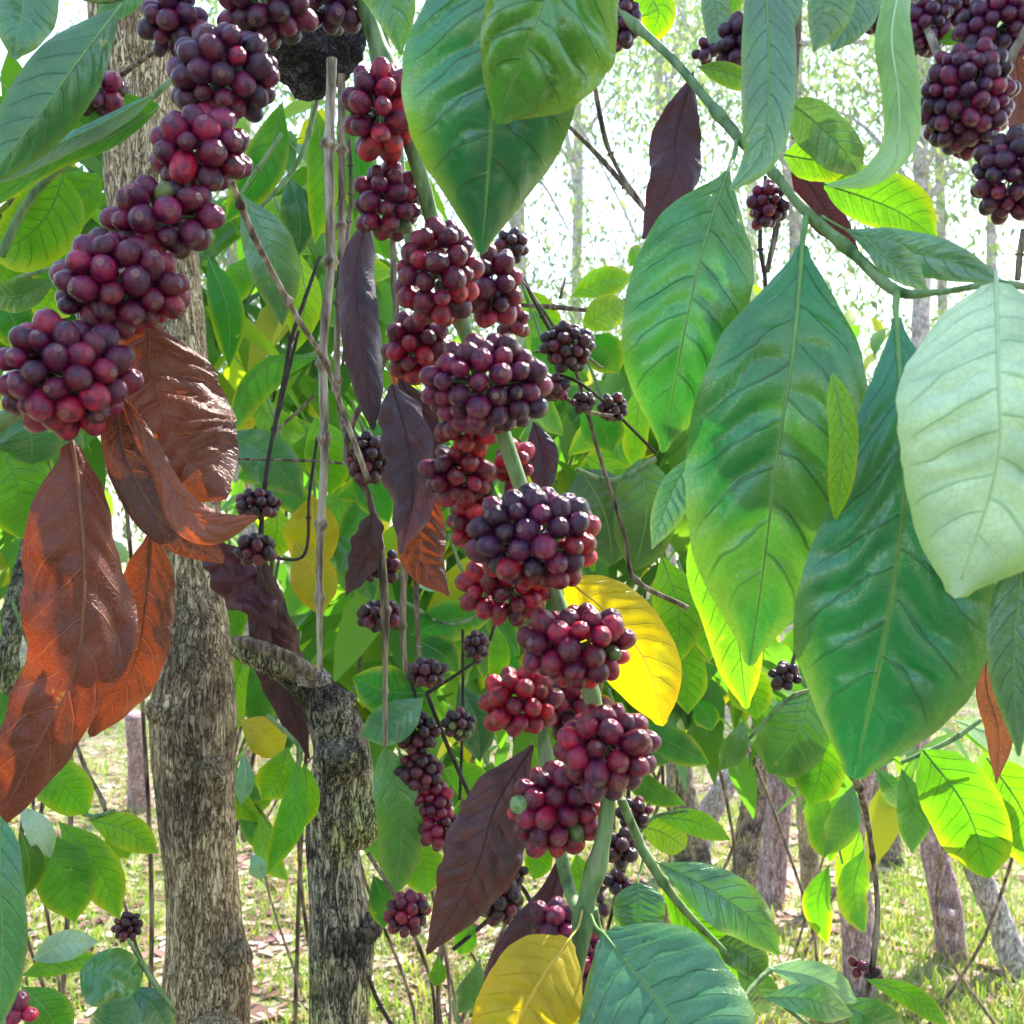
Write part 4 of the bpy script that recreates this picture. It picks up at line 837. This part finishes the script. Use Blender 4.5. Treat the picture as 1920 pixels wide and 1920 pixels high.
# ------------------------------------------------------------------ traced leafy shoots behind
def shoot(label, st, leaves, mat='green_stem', group=None):
    b = branch(*st[0][:3], label, 'leafy_shoot', 'shoot', group); stem(b, st, mat, nodes=[.3, .7], sides=7)
    for L_ in leaves:
        mid, w_, m_, col = L_[:4]; kw = L_[4] if len(L_) > 4 else {}
        leaf(b, mid, w_, m_, col, res=kw.pop('res', (44, 6)), p=kw.pop('p', 'coffee'), **kw)
    return b
def three(x0, y0, x1, y1, d, bow=.1):
    mx, my = (x0 + x1) / 2, (y0 + y1) / 2; return [(x0, y0, d), (mx + (y1 - y0) * bow, my - (x1 - x0) * bow, d), (x1, y1, d + .02)]
lf = lambda x0, y0, x1, y1, d, w_, m_='thin', col='lime', bow=.08, **k: (three(x0, y0, x1, y1, d, bow), (w_, w_ * .92), m_, G[col] if isinstance(col, str) else col, k)
shoot('green shoot behind the hanging twigs under the fibrous ball', [(600, 170, 1.0, 5), (560, 300, 1.0, 5), (480, 400, 1.0, 4)],
      [lf(455, 365, 530, 612, .98, 52, 'leaf', (.07, .20, .07), label='grey green leaf hanging left of the pale twig'), lf(530, 190, 420, 420, 1.02, 42, 'thin', 'mid'), lf(585, 190, 590, 460, 1.05, 34, 'thin', 'lime'), lf(540, 330, 560, 480, 1.08, 36, 'leaf', 'deep'), lf(640, 180, 665, 420, 1.1, 38, 'thin', 'mid'), lf(560, 470, 555, 660, 1.1, 34, 'thin', (.24, .42, .02))])
shoot('green shoot with an arching leaf right of the broad brown leaf', [(600, 660, 1.05, 4), (520, 690, 1.05, 4), (430, 800, 1.05, 4)],
      [(([(600, 668, 1.0), (510, 678, 1.0), (455, 730, 1.0), (425, 830, 1.0)]), (12, 50), 'thin', (.07, .24, .03), dict(p='coffee', label='arching green leaf')), lf(420, 810, 570, 935, 1.02, 50, 'leaf', (.05, .22, .06), label='green leaf pointing right at the two yellow leaves'), lf(590, 780, 620, 930, 1.1, 48, 'thin', 'lime'), lf(390, 480, 430, 690, 1.1, 34, 'thin', 'mid')])
shoot('shoot with two bright yellow leaves behind the pale twig', [(590, 820, 1.1, 3), (590, 930, 1.1, 3), (600, 1040, 1.1, 3)],
      [lf(585, 925, 560, 1075, 1.08, 58, 'yellow', 'yel', fold=18, twist=40, curl=(.6, .2), label='upper bright yellow leaf'), lf(552, 1015, 606, 1155, 1.06, 48, 'yellow', 'gold', fold=16, twist=-40, curl=(.3, .6), label='lower bright yellow leaf'), lf(520, 950, 500, 1050, 1.12, 36, 'thin', (.24, .42, .02)), lf(620, 1000, 700, 1130, 1.12, 38, 'leaf', 'mid'), lf(440, 780, 470, 810, 1.15, 22, 'yellow', 'yel'), lf(660, 880, 730, 980, 1.12, 40, 'thin', 'mid')])
shoot('leafy shoot just right of the bend of the cut stem', [(800, 1300, 1.02, 5), (730, 1300, 1.02, 5), (660, 1290, 1.02, 4)],
      [lf(800, 1300, 660, 1270, 1.0, 50, 'thin', 'mid', label='green leaf over the bend of the cut stem'), lf(795, 1308, 675, 1380, .98, 42, 'leaf', (.06, .24, .12), label='blue green leaf beside the cut stem'), lf(722, 1400, 740, 1680, 1.0, 48, 'leaf', (.06, .26, .03), p='wide', label='long bright green leaf hanging beside the black knob'), lf(770, 1570, 800, 1680, 1.1, 44, 'thin', 'lime'), lf(700, 1640, 720, 1740, 1.1, 30, 'thin', 'mid')])
shoot('shoot with lime leaves under the largest berry cluster', [(760, 1130, 1.15, 4), (850, 1170, 1.15, 4), (960, 1120, 1.15, 4)],
      [lf(770, 1190, 920, 1160, 1.15, 42, 'thin', 'mid'), lf(780, 1200, 860, 1260, 1.12, 36, 'thin', 'deep'), lf(930, 1170, 925, 1290, 1.15, 22, 'thin', 'lime'), lf(840, 1100, 780, 1060, 1.2, 28, 'pale', (.35, .55, .5)), lf(860, 1280, 900, 1430, 1.1, 38, 'leaf', 'deep'), lf(830, 1440, 920, 1500, 1.15, 36, 'thin', 'lime'), lf(950, 1200, 930, 1350, 1.2, 30, 'thin', 'mid')])
shoot('shoot with dark green leaves right of the hanging dry twig', [(1230, 860, .98, 5), (1150, 900, .98, 5), (1080, 880, .98, 4)],
      [lf(1090, 880, 1150, 1060, 1.0, 68, 'leaf', (.05, .15, .03), p='wide', label='dark green leaf right of the withered violet one'), lf(1200, 860, 1190, 1070, .98, 62, 'leaf', (.07, .20, .03), p='wide'), lf(1090, 760, 1150, 850, 1.05, 44, 'thin', 'mid'), lf(1150, 880, 1230, 960, 1.1, 40, 'thin', 'lime'), lf(1240, 1040, 1270, 1250, 1.0, 50, 'thin', (.15, .36, .02)), lf(1300, 1050, 1330, 1240, 1.02, 52, 'thin', (.12, .32, .02)), lf(1255, 1180, 1290, 1340, 1.05, 44, 'thin', 'lime')])
shoot('lime leaves lit from behind between the berries and the big right leaves', [(1100, 590, 1.1, 4), (1180, 560, 1.1, 4), (1240, 520, 1.1, 3)],
      [lf(1070, 556, 1190, 520, 1.1, 30, 'thin', (.16, .36, .02)), lf(1090, 620, 1180, 570, 1.08, 36, 'thin', (.26, .44, .02)), lf(1100, 630, 1160, 700, 1.12, 40, 'thin', 'mid'), lf(1180, 500, 1210, 470, 1.12, 24, 'thin', 'lime')])
shoot('lime shoot at the lower left with a curled yellow rimmed leaf', [(215, 1520, 1.0, 4), (170, 1530, 1.0, 4), (100, 1500, 1.0, 4)],
      [lf(50, 1430, 165, 1525, .98, 48, 'thin', (.13, .38, .02), p='wide', label='bright green leaf under the long brown one'), lf(165, 1535, 298, 1600, 1.0, 34, 'thin', (.22, .44, .02), label='lime leaf touching the trunk'), lf(110, 1540, 225, 1725, .95, 42, 'thin', (.12, .34, .02), label='drooping leaf with a yellow rim'), lf(80, 1560, 140, 1730, .93, 56, 'thin', (.09, .28, .03), label='larger drooping leaf'), lf(35, 1510, 95, 1610, .9, 26, 'pale', (.45, .58, .5), label='leaf with a white reflection in its colour'), lf(200, 1545, 240, 1610, 1.02, 34, 'thin', (.25, .45, .02)), lf(40, 1560, 50, 1680, .9, 32, 'thin', 'olive')])
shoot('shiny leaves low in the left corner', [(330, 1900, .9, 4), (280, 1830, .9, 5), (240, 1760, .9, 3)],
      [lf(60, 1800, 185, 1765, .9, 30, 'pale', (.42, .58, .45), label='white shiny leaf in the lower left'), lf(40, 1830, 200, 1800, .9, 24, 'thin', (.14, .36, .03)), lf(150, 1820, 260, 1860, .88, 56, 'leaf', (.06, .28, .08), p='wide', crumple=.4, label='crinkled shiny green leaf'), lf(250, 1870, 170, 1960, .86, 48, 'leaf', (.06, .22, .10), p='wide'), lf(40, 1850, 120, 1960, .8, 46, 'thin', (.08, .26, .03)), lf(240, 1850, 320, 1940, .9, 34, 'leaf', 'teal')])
shoot('blurred green leaf standing at the left edge', [(20, 2000, .45, 5), (-30, 1700, .45, 6), (-60, 1400, .45, 6)],
      [([(0, 1530, .44), (0, 1650, .43), (5, 1780, .43), (-5, 1930, .43)], (60, 44), 'leaf', (.06, .26, .07), dict(p='strap', label='near green leaf'))])
lb = branch(30, 1860, .6, 'pair of dark berries in the lower left corner', 'fruiting_twig', 'twig'); stem(lb, [(-30, 1850, .6, 6), (35, 1890, .6, 4)], 'green_stem'); cluster(lb, 38, 1895, 30, 26, .6, 40, tone='maroon')
shoot('green leaves on the left edge between the lowest cluster and the top', [(-30, 560, .85, 5), (40, 520, .85, 5), (110, 500, .85, 4)],
      [lf(105, 525, -30, 560, .82, 34, 'leaf', (.06, .20, .03)), lf(60, 430, 120, 560, .9, 50, 'thin', 'mid'), lf(20, 440, -10, 540, .9, 46, 'thin', 'lime'), lf(110, 500, 70, 600, .95, 50, 'thin', (.2, .42, .02)), lf(0, 560, 40, 660, .9, 44, 'thin', 'mid')])
shoot('green leaves at the left edge behind the long brown leaf', [(-30, 850, .8, 6), (20, 780, .8, 6), (60, 760, .78, 5)],
      [lf(40, 770, 60, 870, .8, 62, 'leaf', (.05, .21, .05), p='wide'), lf(0, 830, 40, 1010, .82, 70, 'thin', (.11, .30, .03), p='wide', label='broad light green leaf at the left edge'), lf(80, 780, 150, 860, .84, 30, 'leaf', 'teal'), lf(210, 1010, 220, 1060, .9, 24, 'pale', (.3, .5, .3)), lf(130, 1330, 190, 1330, 1.0, 14, 'thin', (.1, .34, .03))])
shoot('leafy shoot in front of the slanting trunks, below the largest leaf', [(1540, 1290, .95, 4), (1480, 1310, .95, 4), (1400, 1390, .95, 3)],
      [lf(1520, 1300, 1440, 1450, .95, 66, 'leaf', (.07, .24, .02), p='wide', label='rounded veined green leaf'), lf(1395, 1350, 1350, 1445, .95, 26, 'leaf', (.06, .22, .03)), lf(1535, 1330, 1520, 1510, .96, 52, 'thin', (.10, .30, .02), p='wide'), lf(1480, 1420, 1505, 1480, .97, 28, 'thin', (.16, .42, .02)), lf(1600, 1470, 1545, 1605, .9, 32, 'leaf', (.05, .18, .04), label='drooping dark leaf left of the dangling twig'), lf(1370, 1230, 1420, 1350, .98, 44, 'thin', (.15, .36, .02)), lf(1300, 1310, 1335, 1370, 1.1, 26, 'thin', 'mid')])
shoot('shoot with the broad backlit leaf right of the dangling twig', [(1840, 1350, .8, 4), (1780, 1390, .8, 5), (1690, 1430, .8, 4)],
      [lf(1730, 1405, 1855, 1648, .78, 74, 'thin', (.12, .34, .02), p='wide', label='broad leaf, half lime and half dark green'), lf(1690, 1440, 1710, 1600, .82, 32, 'leaf', (.05, .19, .04)), lf(1850, 1420, 1950, 1640, .82, 62, 'thin', (.16, .38, .02), p='wide'), lf(1790, 1350, 1950, 1450, .85, 34, 'pale', (.5, .6, .52), label='leaf with a white reflection in its colour'), lf(1640, 1440, 1690, 1520, .85, 24, 'leaf', (.05, .2, .04)), lf(1800, 1370, 1900, 1420, .86, 26, 'thin', 'mid')])
shoot('lime leaf pair right of the lowest crimson cluster', [(1200, 1560, .9, 3), (1230, 1530, .9, 3), (1290, 1520, .9, 3)],
      [lf(1225, 1530, 1370, 1575, .9, 26, 'thin', (.18, .42, .02), label='lime leaf with a curved back'), lf(1205, 1550, 1285, 1590, .9, 34, 'thin', (.28, .46, .02), p='wide')])
shoot('leaves fanning out along the bottom right edge', [(1330, 1960, .62, 6), (1430, 1830, .66, 5), (1500, 1800, .68, 4)],
      [lf(1440, 1815, 1610, 1880, .66, 34, 'pale', (.3, .5, .3), label='glossy leaf with a sky reflection in its pale colour'), lf(1430, 1870, 1600, 1905, .64, 34, 'leaf', (.12, .34, .10)), lf(1620, 1835, 1780, 1925, .7, 24, 'thin', (.16, .42, .02), label='lime leaf with an arched back in the lower right'), lf(1560, 1880, 1700, 1960, .68, 40, 'leaf', (.07, .26, .03)), lf(1380, 1810, 1440, 1900, .68, 40, 'leaf', (.08, .22, .03)), lf(1300, 1790, 1350, 1860, .72, 36, 'yellow', (.5, .45, .03))])
shoot('small leaves near the bottom in the middle', [(880, 1960, .8, 4), (850, 1880, .8, 3), (900, 1800, .8, 3)],
      [lf(900, 1800, 860, 1900, .8, 26, 'leaf', (.07, .24, .03)), lf(820, 1790, 815, 1850, .85, 18, 'thin', 'lime'), lf(1010, 1560, 1000, 1650, .9, 28, 'thin', 'lime'), lf(1080, 1600, 1085, 1690, .9, 30, 'thin', 'lime'), lf(880, 1720, 860, 1790, .9, 24, 'thin', (.14, .4, .03))])
shoot('yellow green leaves between the thick trunk and the cut stem', [(500, 1340, .98, 4), (560, 1400, .98, 4), (560, 1450, .98, 3)],
      [lf(450, 1350, 530, 1420, 1.0, 38, 'yellow', (.5, .46, .04), label='yellowing leaf'), lf(560, 1420, 500, 1640, .96, 30, 'thin', (.09, .32, .03), label='long strap shaped green leaf'), lf(540, 1400, 490, 1500, 1.0, 40, 'thin', 'lime'), lf(570, 1430, 560, 1560, 1.02, 28, 'thin', (.16, .38, .02)), lf(455, 1410, 450, 1510, 1.1, 18, 'pale', (.25, .5, .35)), lf(470, 1600, 490, 1650, 1.1, 20, 'pale', (.3, .55, .4))])

WG = 'out of focus leafy shoots in the gaps of the middle distance'
for k_, (x, y, d, lab) in enumerate([(480, 1180, 1.5, 'leafy shoot seen between the trunk and the bend of the cut stem'), (700, 880, 1.5, 'leafy shoot behind the crumpled grey plum leaf'), (880, 1130, 1.45, 'leafy shoot left below the largest berry cluster'),
        (1140, 800, 1.4, 'leafy shoot behind the sprawling dry twig'), (1310, 1180, 1.5, 'leafy shoot under the tip of the leftmost big right leaf'), (1180, 1420, 1.6, 'leafy shoot right of the lowest crimson cluster'), (700, 1480, 1.6, 'leafy shoot just right of the black knob'),
        (930, 1500, 1.6, 'leafy shoot behind the large flat brown leaf'), (520, 820, 1.6, 'leafy shoot behind the black wiry twig'), (60, 1250, 1.5, 'leafy shoot behind the long brown leaf'), (1560, 1560, 1.7, 'leafy shoot around the dangling twig'), (450, 1480, 1.5, 'leafy shoot right beside the thick tan trunk'),
        (1010, 640, 1.5, 'leafy shoot behind the twigs right of the middle clusters'), (540, 460, 1.5, 'leafy shoot between the diagonal twig and the hanging ones')]):
    rk = random.Random(k_ * 7 + 3); LL = []
    for q_ in range(5):
        bx, by = x + rk.uniform(-70, 70), y + (q_ - 2.5) * 34 + rk.uniform(-20, 20); an = rk.uniform(-1.1, 1.1); ln = rk.uniform(110, 165)
        cc_ = rk.choice([(.14, .36, .015), (.10, .30, .02), (.20, .42, .02), (.05, .21, .03), (.08, .26, .02)])
        LL.append(lf(bx, by, bx + math.sin(an) * ln, by + math.cos(an) * ln, d + rk.uniform(-.1, .1), rk.uniform(26, 38), 'thin', cc_, bow=rk.uniform(-.15, .15), p=rk.choice(['coffee', 'wide']), res=(30, 4), tilt=rk.uniform(-35, 35), fold=rk.uniform(0, 25)))
    shoot(lab, [(x - 40, y - 130, d, 3), (x, y - 20, d, 3), (x + 20, y + 60, d, 2)], LL, group=WG)

# ------------------------------------------------------------------ green shrubs behind (crowns as foliage) and an added canopy overhead
SG = 'leafy coffee shrubs behind the fruiting branches'
def shrub(px, py, d, rx, ry, n, label, size=.13, h=None):
    c = P(px, py, d); root = thing('coffee_shrub', (c.x, c.y, 0), label, 'shrub', SG)
    rs = random.Random(int(px + py)); mb = MB(); RX, RY = rx / F * d, ry / F * d
    for i in range(2):
        tube(mb, [(c.x + rs.uniform(-.05, .05), c.y + rs.uniform(-.05, .05), -.03, .005), (c.x + rs.uniform(-.9, .9) * RX, c.y, c.z * .35, .004), (c.x + rs.uniform(-.5, .5) * RX, c.y, c.z * .65, .0035), (c.x + rs.uniform(-.7, .7) * RX, c.y + rs.uniform(-.2, .2), c.z + rs.uniform(0, .7) * RY, .003)], 0, 7, n=22, wob=.1)
    mb.build('trunk', [M['brown_stem']], root)
    g = np.random.default_rng(int(px * 3 + py)); u = g.normal(size=(n, 3)); u /= np.linalg.norm(u, axis=1)[:, None]; u *= g.random((n, 1)) ** .45
    pos = u * np.array([RX, max(.25, RX * .6), RY]) + np.array([c.x, c.y, c.z])
    scatter_leaves('crown', pos, size, M['foliage'], parent=root, rng=g)
for a in [(560, 560, 1.9, 190, 330, 120, 'shrub behind the hanging twigs'), (180, 520, 1.7, 260, 330, 150, 'shrub behind the left clusters'), (760, 1150, 2.2, 200, 190, 110, 'shrub behind the withered branch'),
          (1130, 900, 2.0, 260, 250, 150, 'shrub behind the largest berry cluster'), (1380, 1180, 2.4, 170, 160, 80, 'shrub behind the large right leaves'), (60, 1000, 2.0, 150, 200, 60, 'shrub at the left edge'),
          (880, 800, 3.2, 360, 200, 260, 'farther shrub behind the middle of the picture'), (560, 1000, 3.4, 260, 180, 120, 'farther shrub behind the yellow leaves'), (1500, 760, 3.6, 260, 260, 160, 'farther shrub behind the right leaves'), (860, 1380, 2.6, 150, 130, 60, 'low shrub behind the string of berries'),
          (1050, 1230, 1.9, 230, 150, 70, 'shrub behind the upper yellow leaf'), (640, 1230, 1.8, 150, 140, 50, 'shrub behind the bend of the cut stem'), (900, 1000, 1.7, 230, 160, 70, 'shrub right behind the withered branch and the bare stem'), (1330, 1250, 2.0, 160, 150, 45, 'shrub over the slanting trunks'), (50, 300, 1.6, 160, 260, 60, 'shrub filling the upper left corner'), (560, 380, 2.2, 220, 220, 80, 'shrub behind the fibrous ball'), (1250, 760, 2.2, 240, 170, 70, 'shrub behind the leftmost big right leaf'), (1750, 1420, 2.2, 220, 60, 26, 'low leaves behind the broad backlit leaf')]:
    shrub(*a)
# unseen shade tree added to block the sun; crown gaps are cut to aim sunflecks
sx, sy, sz = sd.x / sd.z * 3.0, sd.y / sd.z * 3.0, CAMZ + 3.0
sh = thing('added_shade_tree', (3.4, 1.0, 0), 'unseen shade tree added outside the frame to block the sun from the branches', 'tree')
mb = MB(); tube(mb, [(3.4, 1.0, -.05, .16), (3.3, 1.1, 1.5, .13), (3.0, 1.3, 3.0, .11), (2.6, 1.6, 4.2, .08), (2.0, 1.9, 4.7, .04), (1.2, 2.1, 5.0, .02)], 0, 14, n=60, wob=.1)
mb.build('trunk', [M['bark_grey']], sh)
g = np.random.default_rng(11); n = 8500
pos = np.stack([sx + g.uniform(-1.9, 1.9, n), sy + g.uniform(-1.7, 1.9, n), sz + g.normal(0, .22, n)], 1)
keep = ((pos[:, 0] - sx) / 1.9) ** 2 + ((pos[:, 1] - sy) / 1.8) ** 2 < 1
sdn = np.array(sd)
for (x, y, d, r) in SUNFLECK_GAPS:
    o_ = np.array(P(x, y, d)); q = pos - o_; al = q @ sdn; dist = np.linalg.norm(q - al[:, None] * sdn, axis=1); keep &= dist > r + .15
scatter_leaves('crown', pos[keep], .22, M['foliage'], parent=sh, rng=g)

# unseen coffee trees added around the camera to block low sky fill
for (x, y, h, lab) in [(-1.9, .1, 2.4, 'added light blocking coffee tree outside the frame on the left'), (1.9, -.3, 2.5, 'added light blocking coffee tree outside the frame on the right'), (-1.2, -3.8, 2.6, 'added light blocking coffee tree behind the camera, the left one'), (1.4, -4.0, 2.4, 'added light blocking coffee tree behind the camera, the right one'), (-3.0, 2.4, 2.6, 'added light blocking coffee tree outside the frame farther left')]:
    root = thing('coffee_tree', (x, y, 0), lab, 'tree')
    mb = MB(); tube(mb, [(x, y, -.05, .05), (x + .05, y, .9, .04), (x - .05, y + .05, 1.8, .025), (x, y, h, .01)], 0, 12, n=40, wob=.1); mb.build('trunk', [M['bark']], root)
    g = np.random.default_rng(int(abs(x * 10 + y))); n = 1500; u = g.normal(size=(n, 3)); u /= np.linalg.norm(u, axis=1)[:, None]; u *= g.random((n, 1)) ** .4
    scatter_leaves('crown', u * np.array([.85, .85, 1.15]) + np.array([x, y, 1.45]), .19, M['foliage'], parent=root, rng=g)

# pale air: far things fade as in the photograph
HB = MB(); x0, x1, y0, y1, z0, z1 = -112, 112, -42, 162, -1.3, 26
HB.add([Vector(q) for q in [(x0, y0, z0), (x1, y0, z0), (x1, y1, z0), (x0, y1, z0), (x0, y0, z1), (x1, y0, z1), (x1, y1, z1), (x0, y1, z1)]], [(0, 3, 2, 1), (4, 5, 6, 7), (0, 1, 5, 4), (1, 2, 6, 5), (2, 3, 7, 6), (3, 0, 4, 7)])
hm = bpy.data.materials.new('haze_air'); hm.use_nodes = True; ht = hm.node_tree; ht.nodes.clear()
ho = ht.nodes.new('ShaderNodeOutputMaterial'); hv = ht.nodes.new('ShaderNodeVolumePrincipled'); hv.inputs['Color'].default_value = (.95, .97, 1, 1); hv.inputs['Density'].default_value = .0045
hv.inputs['Anisotropy'].default_value = .3
ht.links.new(hv.outputs[0], ho.inputs['Volume'])
tag(HB.build('haze', [hm], smooth=False), 'thin bright haze fading the far wood', 'haze', kind='stuff')
